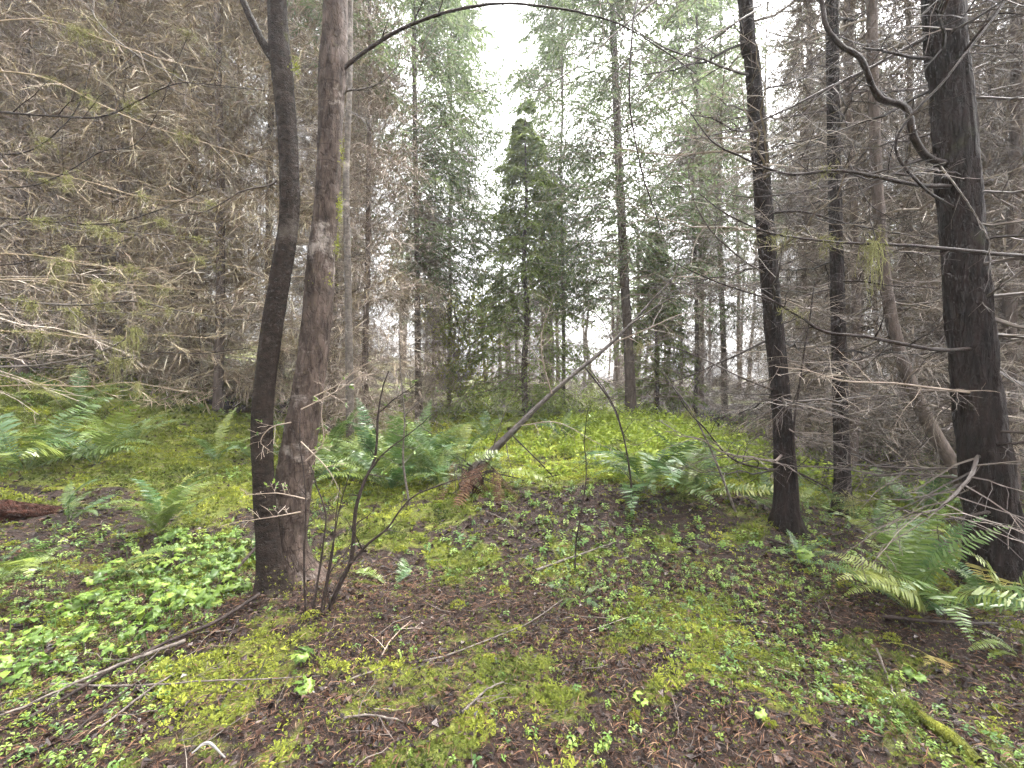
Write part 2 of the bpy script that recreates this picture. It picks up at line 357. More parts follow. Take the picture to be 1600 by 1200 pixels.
# ================================================================== the ground
def axis(lo, hi, n, fine):
    a = np.linspace(-1, 1, n); s = np.sinh(a * fine) / np.sinh(fine)
    return np.where(s < 0, -s * lo, s * hi)
gx = axis(-400, 400, 240, 6.2); gy = axis(-60, 700, 280, 6.6) + 3.0
X, Y = np.meshgrid(gx, gy, indexing='ij'); Z = H(X, Y)
mb = MB(); ni, nj = X.shape
i, j = np.meshgrid(np.arange(ni - 1), np.arange(nj - 1), indexing='ij'); o = i * nj + j
mb.add(np.stack([X, Y, Z], -1), quads=np.stack([o, o + nj, o + nj + 1, o + 1], -1))
me = mb.mesh('ground', M['ground'], True)
a = me.attributes.new('moss', 'FLOAT', 'POINT'); a.data.foreach_set('value', moss_amount(X, Y).ravel().astype(np.float32))
single('ground', me, 'forest floor of dark leaf litter and yellow-green moss rising to a bank', None, kind='structure')

def samp(n, y0, y1, side=1.3, marg=1.2):
    x = rng.uniform(-side * y1 - marg, side * y1 + marg, n * 2); y = rng.uniform(y0, y1, n * 2)
    k = np.abs(x) < side * y + marg; return x[k], y[k]
def on_ground(x, y, up=0.0): return np.stack([x, y, H(x, y) + up], -1)

# --- moss
def moss_tmpl(nb, seed):
    r = np.random.default_rng(seed); v = []; t = []
    for b in range(nb):
        a = r.uniform(0, 6.283); e = r.uniform(0.15, 1.3); L = r.uniform(0.6, 1.1); w = r.uniform(0.12, 0.22)
        d = np.array([np.cos(a) * np.cos(e), np.sin(a) * np.cos(e), np.sin(e)]); s = np.array([-np.sin(a), np.cos(a), r.uniform(-.4, .4)])
        o = d * 0.1; c = o + d * L * 0.55; tip = o + d * L + np.array([0, 0, -0.15 * L])
        k = len(v); v += [o, c + s * w, tip, c - s * w]; t.append([k, k + 1, k + 2, k + 3])
    return np.array(v), t
mb = MB()
for (n, y0, y1, s0, s1, nb) in ((52000, 1.0, 3.6, 0.012, 0.032, 4), (40000, 3.6, 7.5, 0.024, 0.056, 4), (16000, 7.5, 15, 0.05, 0.11, 4)):
    x, y = samp(n, y0, y1); mo = moss_amount(x, y)
    k = rng.random(len(x)) < np.clip((mo - 0.18) * 1.5, 0.24, 0.92); x, y, mo = x[k], y[k], mo[k]
    for q in range(4):
        tv, tq = moss_tmpl(nb, q); sl = slice(q, None, 4)
        lift = np.maximum(0, fbm(x[sl] * 9, y[sl] * 9, 51, 2) - 0.3) * 0.07
        tone = np.clip(fbm(x[sl] * 2.6, y[sl] * 2.6, 61, 4) * 1.3 - 0.38 + rng.random(len(x[sl])) * 0.4 + 0.5 * sm(y[sl], 5.0, 6.5) * np.exp(-((x[sl] - 0.8) / 3.6) ** 4) , 0, 1)  # last term paints the light on the central clearing into the moss tone
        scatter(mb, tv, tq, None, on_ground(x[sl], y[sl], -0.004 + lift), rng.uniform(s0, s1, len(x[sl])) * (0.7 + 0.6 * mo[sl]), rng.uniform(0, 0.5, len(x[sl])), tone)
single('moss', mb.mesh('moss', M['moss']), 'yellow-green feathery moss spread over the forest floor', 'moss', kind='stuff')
# moss cushions standing proud in the foreground
mb = MB(); cx, cyy = samp(120, 1.5, 5.0); cr = rng.uniform(0.02, 0.07, len(cx))
for X0, Y0, R0 in zip(cx, cyy, cr):
    n = int(60 + 1100 * R0); u = rng.normal(size=(n, 3)); u[:, 2] = np.abs(u[:, 2]) * 0.9; u = unit(u)
    pos = np.array([X0, Y0, Hs(X0, Y0) - R0 * 0.1]) + u * np.array([R0, R0, R0 * 0.6]) * (0.75 + 0.35 * rng.random((n, 1)))
    tv, tq = moss_tmpl(5, int(R0 * 1e5) % 7)
    scatter(mb, tv, tq, None, pos, rng.uniform(0.009, 0.018, n), rng.uniform(0, 0.9, n), np.clip(0.62 + 0.3 * rng.random(n), 0, 1))
single('moss_cushions', mb.mesh('moss_cushions', M['moss']), 'raised bright moss cushions dotted over the leaf litter', 'moss', kind='stuff')

# --- dead leaves, needles, twigs
lv = np.array([[0, 0, 0.05], [0.35, 0.3, 0.18], [1, 0.05, 0.0], [0.4, -0.32, 0.12], [0.45, 0, 0.02]])
lt = [[0, 4, 1], [1, 4, 2], [2, 4, 3], [3, 4, 0]]
mb = MB()
for (n, y0, y1, s0, s1) in ((34000, 1.0, 3.6, 0.008, 0.042), (22000, 3.6, 8, 0.02, 0.065), (7000, 8, 18, 0.05, 0.11)):
    x, y = samp(n, y0, y1); mo = moss_amount(x, y); k = rng.random(len(x)) > mo * 0.78; x, y = x[k], y[k]
    for q in range(3):
        sl = slice(q, None, 3); w = lv * np.array([1, 0.55 + 0.55 * q, [1.0, 3.0, -1.6][q]])
        tone = np.clip(rng.beta(1.6, 2.2, len(x[sl])) + (rng.random(len(x[sl])) < 0.05) * 0.4, 0, 1)
        scatter(mb, w, None, lt, on_ground(x[sl], y[sl], 0.004 + 0.012 * rng.random(len(x[sl]))), s0 + (s1 - s0) * rng.random(len(x[sl])) ** 1.7, np.abs(rng.normal(0, 0.45, len(x[sl]))), tone)
single('leaf_litter', mb.mesh('leaf_litter', M['litter']), 'wet dark brown fallen leaves covering the forest floor', 'leaf litter', kind='stuff')
nv = np.array([[0, -0.015, 0], [0.5, -0.025, 0.08], [1, 0, 0.02], [0.5, 0.03, 0.12]])
mb = MB()
for (n, y0, y1, s0, s1) in ((64000, 1.0, 3.6, 0.015, 0.07), (26000, 3.6, 8, 0.03, 0.10)):
    x, y = samp(n, y0, y1); mo = moss_amount(x, y); k = rng.random(len(x)) > mo * 0.65; x, y = x[k], y[k]
    scatter(mb, nv, [[0, 1, 2, 3]], None, on_ground(x, y, 0.006 + 0.016 * rng.random(len(x))), rng.uniform(s0, s1, len(x)), np.abs(rng.normal(0, 0.25, len(x))), rng.random(len(x)))
single('needle_litter', mb.mesh('needle_litter', M['needles_dead']), 'rust brown conifer needles and bark crumbs scattered over the floor', 'needle litter', kind='stuff')
mb = MB(); x, y = samp(1300, 1.0, 7.0)
n = len(x); L = rng.uniform(0.05, 0.34, n); az = rng.random(n) * 6.283; s = np.linspace(-0.5, 0.5, 5)
px_ = x[:, None] + np.cos(az)[:, None] * L[:, None] * s + rng.normal(0, 0.012, (n, 5)); py_ = y[:, None] + np.sin(az)[:, None] * L[:, None] * s + rng.normal(0, 0.012, (n, 5))
tubes(mb, np.stack([px_, py_, H(px_, py_) + rng.uniform(0.008, 0.03, (n, 1))], -1), rng.uniform(0.001, 0.0028, (n, 1)) * np.linspace(1, 0.5, 5)[None], 4)
single('twig_litter', mb.mesh('twig_litter', M['twig_dark']), 'thin broken twigs strewn over the forest floor', 'twigs', kind='stuff')

# --- small sprouts between the litter
def sprout_tmpl(seed):
    r = np.random.default_rng(seed); v = []; t = []
    for L_ in range(r.integers(2, 4)):
        h = 0.5 + 0.5 * L_; a0 = r.uniform(0, 6.28)
        for b in range(3):
            a = a0 + b * 2.1 + r.uniform(-.3, .3); d = np.array([np.cos(a), np.sin(a), 0]); s = np.array([-np.sin(a), np.cos(a), 0]); l = r.uniform(0.7, 1.1)
            o = np.array([0, 0, h]) + d * 0.1; k = len(v)
            v += [o, o + d * l * 0.55 + s * 0.34 * l + [0, 0, .12], o + d * l - [0, 0, 0.12], o + d * l * 0.55 - s * 0.34 * l + [0, 0, .12]]; t.append([k, k + 1, k + 2, k + 3])
    return np.array(v), t
mb = MB()
for (n, y0, y1, s0, s1) in ((9000, 1.0, 3.6, 0.008, 0.026), (5500, 3.6, 8, 0.018, 0.045), (3000, 8, 17, 0.05, 0.09)):
    x, y = samp(n, y0, y1); d = fbm(x * 0.8, y * 0.8, 91, 4) + 0.12 * sm(np.abs(x), 1.0, 2.0) - 0.1 * sm(-x, 3, 5) * sm(y, 4, 5.5)
    k = rng.random(len(x)) < np.clip((d - 0.54) * 5.5, 0.02, 0.85); x, y = x[k], y[k]
    for q in range(4):
        tv, tq = sprout_tmpl(q); sl = slice(q, None, 4)
        scatter(mb, tv, tq, None, on_ground(x[sl], y[sl]), rng.uniform(s0, s1, len(x[sl])), rng.uniform(0, 0.6, len(x[sl])), rng.random(len(x[sl])))
single('sprouts', mb.mesh('sprouts', M['sprout']), 'tiny green seedlings and creeping leaves among litter and moss', 'ground cover', kind='stuff')

# --- lush spring undergrowth beyond the knoll
mb = MB()
def clump(mb, x, y, h, n, leaf, mi=0):
    m = len(x); s = np.linspace(0, 1, 5)
    az = rng.random((m, n)) * 6.283; spread = rng.uniform(0.1, 0.75, (m, n)); hh = h[:, None] * rng.uniform(0.5, 1.1, (m, n))
    bx, by = x[:, None] + rng.normal(0, 0.05, (m, n)), y[:, None] + rng.normal(0, 0.05, (m, n))
    pts = np.stack([bx[..., None] + (np.cos(az) * spread * hh)[..., None] * s ** 1.6, by[..., None] + (np.sin(az) * spread * hh)[..., None] * s ** 1.6,
                    H(bx, by)[..., None] + hh[..., None] * s], -1).reshape(m * n, 5, 3)
    return pts
def zone(n, f): 
    x = rng.uniform(-6, 9, n); y = rng.uniform(5.5, 30, n); k = rng.random(n) < f(x, y); return x[k], y[k]
x, y = zone(3200, lambda x, y: 0.9 * np.exp(-((x - 3.2) / 1.9) ** 2 - ((y - 9.5) / 2.6) ** 2) + 0.5 * np.exp(-((x - 0.8) / 1.3) ** 2 - ((y - 9.0) / 2.5) ** 2) + 0.5 * np.exp(-((x - 0.6) / 3.5) ** 2) * sm(y, 11, 13)
            + 0.35 * np.exp(-((x - 5.5) / 1.5) ** 2 - ((y - 6.8) / 1.2) ** 2))
xa, ya = rng.uniform(0.8, 6.0, 1500), rng.uniform(6.4, 12.5, 1500); ka = rng.random(1500) < 1.1 * np.exp(-((xa - 3.3) / 1.5) ** 2 - ((ya - 9.2) / 2.4) ** 2); x, y = np.append(x, xa[ka]), np.append(y, ya[ka])
hts = rng.uniform(0.15, 0.6, len(x)) * (0.55 + 0.6 * np.exp(-((x - 3.2) / 2.2) ** 2) + 0.5 * sm(y, 12, 18))
pts = clump(mb, x, y, hts, 7, 0)
tubes(mb, pts, np.full(pts.shape[:2], 0.0022) * np.linspace(1, .5, 5), 3, np.full(len(pts), 0.15))
blades(mb, pts, 7, 0.075, 0.045, 1.1, t0=0.3, flat=0.3, droop=0.2)
single('undergrowth', mb.mesh('undergrowth', M['lush']), 'bright yellow-green leafy spring undergrowth beyond the litter knoll', 'undergrowth', kind='stuff')
mb = MB(); x, y = rng.uniform(-2.5, 7, 9000), rng.uniform(5.7, 14, 9000)
k = rng.random(9000) < 0.75 * np.exp(-((x - 1.8) / 3.0) ** 4) * sm(y, 5.7, 6.6) * sm(fbm(x * 0.9, y * 0.9, 97, 3), 0.35, 0.6); x, y = x[k], y[k]
for q in range(4):
    tv, tq = sprout_tmpl(q + 8); sl = slice(q, None, 4); scatter(mb, tv, tq, None, on_ground(x[sl], y[sl]), rng.uniform(0.035, 0.07, len(x[sl])), rng.uniform(0, 0.5, len(x[sl])), rng.random(len(x[sl])))
single('low_leaf_cover', mb.mesh('low_leaf_cover', M['lush']), 'low lime-green leaf cover filling the bright clearing behind the knoll', 'ground cover', kind='stuff')
print('ground done')

# ================================================================== trees
def trunk_mesh(name, pts, rad, n, rings, m, amp=0.06, fz=3.0, ft=2.2, flare=0.35, ridges=0.0, seed=0, fh=0.22):
    """one tapered, uneven trunk through control points (local), flared at its foot"""
    c = spline(np.column_stack([pts, rad]), rings); p, r = c[:, :3], c[:, 3]
    T = unit(np.gradient(p, axis=0)); U = unit(np.cross(T, np.array([0.2, 1.0, 0.0]))); V = np.cross(T, U)
    th = np.arange(n) * 2 * np.pi / n
    z = np.concatenate([[0], np.cumsum(np.linalg.norm(np.diff(p, axis=0), axis=1))])[:, None]
    ct, st = np.cos(th)[None], np.sin(th)[None]
    d = fbm(ct * ft + z * fz, st * ft - z * fz * 0.6, seed, 4) - 0.5
    d2 = fbm(ct * ft * 4 + z * 1.1, st * ft * 4 - z * 1.4, seed + 5, 3) - 0.5
    rr = r[:, None] * (1 + amp * 2 * d + amp * 1.3 * d2)
    if ridges: rr = rr * (1 + ridges * (fbm(ct * 0.7 + z * 14, st * 0.7 + z * 9, seed + 9, 2) - 0.5))
    rr = rr * (1 + flare * np.exp(-z / fh) * (1 + 0.4 * np.cos(5 * th[None] + seed) + 0.2 * np.cos(3 * th[None] + 2.0)))
    v = p[:, None] + rr[..., None] * (np.cos(th)[None, :, None] * U[:, None] + np.sin(th)[None, :, None] * V[:, None])
    i, j = np.meshgrid(np.arange(rings - 1), np.arange(n), indexing='ij'); o = i * n; j2 = (j + 1) % n
    mb = MB(); mb.add(v, quads=np.stack([o + j, o + j2, o + n + j2, o + n + j], -1), rnd=0.5)
    return mb.mesh(name, m, True)

def twigs_on(mb, Pt, R, lvl, mats=(0, 0), dens=1.0, L1=0.45, L2=0.16, up=0.0, flat=0.75, sag=-0.1, rmin=0.0022):
    """side twigs and their twiglets on limb polylines"""
    n1 = max(2, int(lvl[0] * dens)); A, Ra = grow(Pt, R, n1, 0.12, 0.98, lambda t: L1 * (1.15 - 0.75 * t), 0.95, flat, up, 5, 0.028, 0.006, sag)
    Ra = np.maximum(Ra, rmin); tubes(mb, A, Ra, 3)
    if lvl[1]:
        Bp, Rb = grow(A, Ra, lvl[1], 0.15, 0.97, lambda t: L2 * (1.2 - 0.7 * t), 0.8, 0.6, up, 4, 0.04, 0.0032, sag)
        Rb = np.maximum(Rb, rmin * 0.8); tubes(mb, Bp, Rb, 3)
        return A, Bp
    return A, None
def whorl_branches(z0, z1, dz, per, Lf, elev, k=7, wig=0.03, r0=0.012, sag=-0.12, rad=0.1):
    zs = np.arange(z0, z1, dz); zz = np.repeat(zs, per) + rng.normal(0, dz * 0.35, len(zs) * per)
    az = rng.random(len(zz)) * 6.283; el = elev + rng.normal(0, 0.16, len(zz)); L = Lf(zz) * rng.uniform(0.55, 1.15, len(zz))
    D = np.stack([np.cos(az) * np.cos(el), np.sin(az) * np.cos(el), np.sin(el)], -1); s = np.linspace(0, 1, k)
    w = np.cumsum(rng.normal(size=(len(zz), k, 3)) * wig, 1); w -= w[:, :1]
    base = np.stack([np.cos(az) * rad * 0.6, np.sin(az) * rad * 0.6, zz], -1)
    pts = base[:, None] + (D[:, None] * s[None, :, None] + w) * L[:, None, None]
    pts[..., 2] += (sag * L)[:, None] * s ** 2
    R = r0 * np.clip(L / 2.0, 0.5, 1.3)[:, None] * (1 - 0.82 * s)
    return pts, R
def crown_mesh(name, z0, z1, Lmax, r, wood, needle, per=5, dz=0.42, ntw=15, nb=13, blade=(0.085, 0.02), elev=0.05, sag=-0.25, shape=0.8, low=0.55, drop=0.3):
    mb = MB()
    def Lf(z):
        u = np.clip((z - z0) / (z1 - z0), 0, 1); return Lmax * (1 - u) ** shape * (low + (1 - low) * np.clip(u / 0.25, 0, 1)) + 0.05 + 0.2 * (1 - u)
    bp, br = whorl_branches(z0, z1, dz, per, Lf, elev, 8, 0.025, 0.016, sag, 0.05); tubes(mb, bp, br, 4, mi=0)
    u = (bp[:, 0, 2] - z0) / (z1 - z0)
    tw, tr = grow(bp, br, ntw, 0.1, 1.0, lambda t: (0.2 + 0.55 * Lmax / 2.5 * (1.1 - 0.8 * t)) * np.clip(1.12 - u, 0.14, 1.0)[:, None], 0.95, 0.85, -0.12, 5, 0.03, 0.004, -drop)
    tubes(mb, tw, np.maximum(tr, 0.002), 3, mi=0)
    blades(mb, tw, nb, blade[0], blade[1], 0.75, mi=1, t0=0.05, flat=0.75, droop=0.15)
    blades(mb, bp, 14, blade[0], blade[1], 0.7, mi=1, t0=0.4, flat=0.6, droop=0.1)
    return mb.mesh(name, [M[wood], M[needle]])

# --- prototypes of the stand: slim conifers, bare below, green above
protos = []
for v, (Ht, r0, zlive, warm, lo) in enumerate([(21, 0.085, 10.5, 'twig', 0.4), (23, 0.11, 12.0, 'twig', 0.5), (18, 0.07, 9.0, 'twig', 0.3), (20, 0.08, 12.0, 'twig_warm', 0.3)]):
    zz = np.linspace(-0.15, Ht, 9); lean = rng.normal(0, 0.05, (9, 2)).cumsum(0) * 0.9; lean -= lean[0]
    tp = np.column_stack([lean, zz]); tm = trunk_mesh('trunk', tp, r0 * (1 - 0.9 * np.clip(zz / Ht, 0, 1)) + 0.012, 12, 60, M['bark_conifer'], 0.07, seed=v)
    mb = MB(); bp, br = whorl_branches(lo, zlive + 1.5, 0.27, 5, lambda z: 2.1 - 0.06 * z + 0.3 * np.sin(z * 1.7 + v), 0.02, 7, 0.035, 0.013, -0.05, r0)
    tubes(mb, bp, br, 3)
    A, Ra = grow(bp, br, 11, 0.1, 0.99, lambda t: 0.75 * (1.15 - 0.7 * t), 0.95, 0.6, 0.0, 4, 0.05, 0.006, -0.12); tubes(mb, A, np.maximum(Ra, 0.0032), 3)
    blades(mb, A, 7, 0.32, 0.014, 0.8, t0=0.1, flat=0.4, droop=0.1, rnd=rng.random(len(A) * 7)); blades(mb, bp, 12, 0.34, 0.013, 0.9, t0=0.1, flat=0.4, rnd=rng.random(len(bp) * 12))
    bm_ = mb.mesh('dead_branches', M[warm])
    cm = crown_mesh('crown', zlive, Ht, 2.3, r0, 'twig', 'needle', ntw=11, nb=8, blade=(0.18, 0.036))
    protos.append((tm, bm_, cm))
# --- young green firs, foliage almost to the ground
firs = []
for v, (Ht, r0, zl, Lm) in enumerate([(10.6, 0.11, 0.7, 3.2), (7.0, 0.08, 0.5, 2.0)]):
    zz = np.linspace(-0.1, Ht, 7); tp = np.column_stack([rng.normal(0, 0.03, (7, 2)), zz]); tp[0, :2] = 0
    tm = trunk_mesh('trunk', tp, r0 * (1 - 0.93 * np.clip(zz / Ht, 0, 1)) + 0.006, 10, 40, M['bark_conifer'], 0.06, seed=20 + v)
    cm = crown_mesh('crown', zl, Ht, Lm, r0, 'twig', 'needle_young', per=6, dz=0.33, ntw=13, nb=9, blade=(0.20, 0.042), elev=0.22, sag=-0.38, shape=1.0, low=0.8, drop=0.4)
    firs.append((tm, cm))
def stand_tree(kind, x, y, yaw, sc, label, group, name='conifer', crown=True, tilt=(0, 0), dead=True, twig=None):
    r = empty(name, (x, y, Hs(x, y)), label, 'tree', group); r.rotation_euler = (tilt[0], tilt[1], yaw); r.scale = (sc, sc, sc)
    part('trunk', protos[kind][0], r)
    if dead:
        o = part('dead_branches', protos[kind][1], r, kind='stuff')
        if twig: o.material_slots[0].link = 'OBJECT'; o.material_slots[0].material = M[twig]
    if crown: part('crown', protos[kind][2], r)
    return r

# --- where the stand grows
KEEP = [(-2.4, 16.5, 1.3), (2.1, 17.5, 1.3), (2.3, 17, 1.3), (6.8, 16, 1.3), (-1.6, 3.0, 1.4), (3.6, 3.3, 1.8), (2.8, 4.4, 1.3), (3.85, 5.0, 1.3), (3.6, 13.2, 2.0), (0.4, 14, 2.6), (-2.6, 12.5, 2.0)]
def free(x, y, placed, dmin):
    if abs(x + 0.11 * y) < 1.25: return False
    if any((x - a) ** 2 + (y - b) ** 2 < r * r for a, b, r in KEEP): return False
    return all((x - a) ** 2 + (y - b) ** 2 > dmin * dmin for a, b in placed)
placed = []
def fill(n, xr, yr, dmin, ok):
    got = []; tries = 0
    while len(got) < n and tries < 6000:
        tries += 1; x, y = rng.uniform(*xr), rng.uniform(*yr)
        if abs(x) > 1.28 * y + 1.5 or not ok(x, y) or not free(x, y, placed, dmin): continue
        placed.append((x, y)); got.append((x, y))
    return got
LEFT1 = fill(18, (-17, -1.5), (8.5, 13.5), 1.5, lambda x, y: y > 9.6 or x < -8.5)
LEFT2 = fill(12, (-30, -2), (13.5, 26), 1.9, lambda x, y: x < -0.34 * y)
RIGHT1 = fill(11, (3.5, 16), (6.3, 12), 1.6, lambda x, y: x > 0.62 * y)
RIGHT2 = fill(14, (1.5, 30), (12, 26), 1.9, lambda x, y: x > 1.0 + 0.30 * y)
for (x, y) in LEFT1:
    stand_tree(int(rng.choice([3, 3, 0])), x, y, rng.random() * 6.28, rng.uniform(0.85, 1.1), 'slim bare-branched conifer with warm brown twigs at the top of the mossy bank', 'conifers lining the top of the mossy bank', crown=rng.random() < 0.25)
for (x, y) in LEFT2:
    stand_tree(int(rng.choice([0, 1, 2, 3])), x, y, rng.random() * 6.28, rng.uniform(0.9, 1.15), 'tall conifer trunk deep in the brown stand behind the mossy bank', 'conifers deep in the stand behind the bank', crown=rng.random() < 0.6)
for (x, y) in RIGHT1:
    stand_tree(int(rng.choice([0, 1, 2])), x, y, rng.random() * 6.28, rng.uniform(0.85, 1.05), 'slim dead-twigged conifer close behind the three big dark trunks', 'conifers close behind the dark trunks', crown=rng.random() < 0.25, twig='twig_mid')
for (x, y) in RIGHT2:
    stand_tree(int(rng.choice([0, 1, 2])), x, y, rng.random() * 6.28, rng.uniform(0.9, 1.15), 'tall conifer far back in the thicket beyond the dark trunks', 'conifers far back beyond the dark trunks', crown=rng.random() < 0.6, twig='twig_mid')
# trees that stand out
stand_tree(0, -3.05, 9.0, 2.4, 0.72, 'thin dark conifer stem just behind the pale trunk and big ferns', None)
r = empty('young_fir', (0.45, 14.0, Hs(0.45, 14.0)), 'fresh green young fir standing in the middle of the trail gap', 'tree'); part('trunk', firs[0][0], r); part('crown', firs[0][1], r)
for (x, y, sc, lab) in ((5.2, 15.5, 0.95, 'pale green young fir rising behind the tree with the slim dark trunk'),):
    r = empty('young_fir', (x, y, Hs(x, y)), lab, 'tree'); r.scale = (sc,) * 3; r.rotation_euler[2] = x; part('trunk', firs[1][0], r); part('crown', firs[1][1], r)

for (x, y, k, sc) in ((-3.6, 19.5, 0, 0.5), (0.2, 20.5, 0, 0.5), (-4.2, 26, 2, 0.6), (1.0, 24, 2, 0.55), (-1.0, 33, 0, 0.55), (-5.6, 33, 3, 0.6)):
    stand_tree(k, x, y, x * 3, sc, 'low twiggy conifer closing the far end of the trail', 'low conifers at the far end of the trail', crown=False)
# --- the far wood behind everything, one mass
mb = MB()
far = [(x, y) for x, y in zip(rng.uniform(-62, 62, 420), rng.uniform(27, 62, 420)) if abs(x) < 1.25 * y][:70] + [(x, y) for x, y in zip(rng.uniform(-8, 16, 60), rng.uniform(24, 44, 60)) if abs(x) < 0.5 * y and abs(x + 0.11 * y) > 1.0][:34]
for x, y in far:
    ht = rng.uniform(14, 22) * (0.45 if abs(x + 0.06 * y) < 0.13 * y else 0.6 if abs(x) < 0.4 * y and y < 44 else 1.0); z = Hs(x, y)
    tp = np.column_stack([x + np.cumsum(rng.normal(0, 0.12, 6)), y + np.cumsum(rng.normal(0, 0.12, 6)), z + np.linspace(-0.2, ht, 6)])[None]
    tubes(mb, tp, np.linspace(0.16, 0.02, 6)[None], 6, np.array([0.2]))
    bp, br = whorl_branches(0.8, ht, 0.75, 4, lambda zz: 2.8 * (1 - 0.8 * np.clip(zz / ht, 0, 1)), 0.0, 4, 0.06, 0.014, -0.15, 0.1)
    bp = bp + np.array([x, y, z]); blades(mb, bp[:, ::3], 1, 2.2, 0.05, 0.05, t0=0.0)
    blades(mb, bp, 9, 0.8, 0.022, 0.8, t0=0.1, flat=0.5, droop=0.08, rnd=rng.random(len(bp) * 9))
    hi = bp[:, 0, 2] > z + ht * 0.5; blades(mb, bp[hi], 10, 0.5, 0.14, 0.7, mi=1, flat=0.6, droop=0.25)
single('distant_wood', mb.mesh('distant_wood', [M['twig'], M['needle']]), 'distant wood of bare conifers closing the view behind the stand', 'wood', kind='stuff')
print('stand done')

# ================================================================== the near trees, limb by limb
def world_pts(pl, d): return np.array([P(q[0], q[1], q[2] if len(q) > 2 else d) for q in pl])
def near_tree(name, label, cat, pl, d, m, n=40, rings=260, amp=0.06, flare=0.3, ridges=0.0, seed=0, up=4.0, fh=0.2, ft=2.2, fz=3.0):
    """pl: (px, py, width in px) from the foot upwards; the trunk goes on above the frame"""
    w = np.array([P(a, b, d) for a, b, _ in pl]); r = np.array([c * d / F / 2 * 0.84 / math.hypot(1, (a - 800) / F) for a, _, c in pl])
    w[0] = [w[0][0], w[0][1], Hs(w[0][0], w[0][1]) - 0.05]
    t = unit(w[-1] - w[-2]); t = unit(t * 0.4 + np.array([0, 0, 0.6])); w = np.vstack([w, w[-1] + t * up * 0.5, w[-1] + t * up]); r = np.append(r, [r[-1] * 0.75, r[-1] * 0.3])
    base = w[0] + np.array([0, 0, 0.05]); e = empty(name, base, label, cat)
    part('trunk', trunk_mesh('trunk', w - base, r, n, rings, M[m], amp, fz, ft, flare, ridges, seed, fh), e)
    return e, base, spline(np.column_stack([w - base, r]), 200)
def limb(parent, base, pts, r0, r1, m, name='branch', tw=(9, 3), L1=0.35, L2=0.13, n=7, rings=26, up=0.0, rough=0.05, flat=0.4, label=None, buds=0, sag=-0.05):
    """one explicit limb (world points) with its own side twigs"""
    c = spline(np.column_stack([pts, np.linspace(r0, r1, len(pts))]), rings); p = c[:, :3] - base
    p = p + np.cumsum(rng.normal(0, 0.0025, p.shape), 0) * np.linspace(0, 1, rings)[:, None]
    mb = MB(); tubes(mb, p[None], c[None, :, 3], n, np.array([0.55]), rough=rough)
    if tw[0]:
        A, Bp = twigs_on(mb, p[None], c[None, :, 3], tw, L1=L1, L2=L2, up=up, flat=flat, rmin=0.0016, sag=sag)
        if buds: 
            src = A if Bp is None else Bp
            k = rng.random(len(src)) < buds; blades(mb, src[k], 3, 0.03, 0.014, 0.7, mi=1, flat=0.4)
    o = part(name, mb.mesh(name, [M[m], M['sprout']], True), parent)
    if label: o['label'] = label
    return o, p + base

# branch pieces shared by the near conifers
dead = []
for v in range(9):
    k = 9; s = np.linspace(0, 1, k); w = np.cumsum(rng.normal(size=(k, 3)) * 0.018, 0); w -= w[0]
    p = np.column_stack([s, 0 * s, -0.12 * s + 0.16 * s ** 2 * (v % 3)]) + w
    mb = MB(); R = 0.0085 * (1 - 0.82 * s)
    tubes(mb, p[None], R[None], 5); twigs_on(mb, p[None], np.maximum(R, 0.003)[None], (15, 5), L1=0.42, L2=0.15, flat=0.65, sag=-0.12, rmin=0.0012)
    dead.append(mb.mesh('branch', M['twig_dark' if v < 5 else 'twig_mid']))
def lichen_mesh(seed, n=46, L=0.16, spread=0.05):
    r = np.random.default_rng(seed); k = 5; s = np.linspace(0, 1, k)
    b = np.column_stack([r.normal(0, spread, n), r.normal(0, spread * 0.35, n), np.zeros(n)])
    p = b[:, None] + np.cumsum(r.normal(0, 0.011, (n, k, 3)), 1); p[..., 2] -= (r.uniform(0.08, 1, n) ** 1.6 * L)[:, None] * s
    mb = MB(); tubes(mb, p, 0.0015 * (1 - 0.6 * s)[None] * np.ones((n, 1)), 3, r.random(n))
    tw, tr = grow(p, np.full((n, k), 0.002), 4, 0.1, 1, 0.025, 0.9, 0.2, -0.3, 3, 0.1, 0.0014); tubes(mb, tw, np.maximum(tr, 0.0009), 3)
    return mb.mesh('lichen', M['lichen'])
lich = [lichen_mesh(1, 40, 0.15, 0.08), lichen_mesh(2, 70, 0.30, 0.035), lichen_mesh(3, 26, 0.08, 0.06)]
def dress(e, sp, n, z0, z1, L, az=None, vs_=range(9), el=0.0):
    """shared dead branches set singly round a trunk"""
    for q in range(n):
        z = z0 + (z1 - z0) * (q + rng.random()) / n
        i = int(np.argmin(np.abs(sp[:, 2] - z))); p = sp[i, :3]
        a = rng.random() * 6.283 if az is None else rng.uniform(*az)
        part('branch', dead[int(rng.choice(list(vs_)))], e, tuple(p), (rng.uniform(-0.5, 0.5), -(el + rng.normal(0, 0.14)), a), rng.uniform(0.6, 1.15) * L)

# A: dark smooth stem
eA, bA, sA = near_tree('broadleaf_tree', 'dark smooth bent stem in front of the grey alder, forked near the top', 'tree',
    [(428, 945, 58), (420, 860, 46), (412, 760, 42), (410, 650, 42), (421, 540, 41), (437, 440, 40), (451, 350, 38), (452, 270, 38), (448, 190, 38), (440, 100, 41), (433, 0, 37)], 2.95, 'bark_dark', amp=0.07, ridges=0.05, seed=2, flare=0.6, fh=0.13, rings=420, n=56, ft=3.5, fz=4)
limb(eA, bA, world_pts([(444, 112), (425, 88), (411, 68), (397, 40), (378, 0), (355, -60), (340, -150)], 2.95), 0.036, 0.012, 'bark_dark', tw=(0, 0), n=12)
limb(eA, bA, world_pts([(432, 282), (420, 290), (380, 300), (330, 330), (270, 340)], 2.9), 0.008, 0.002, 'twig_dark', tw=(6, 3), L1=0.25)
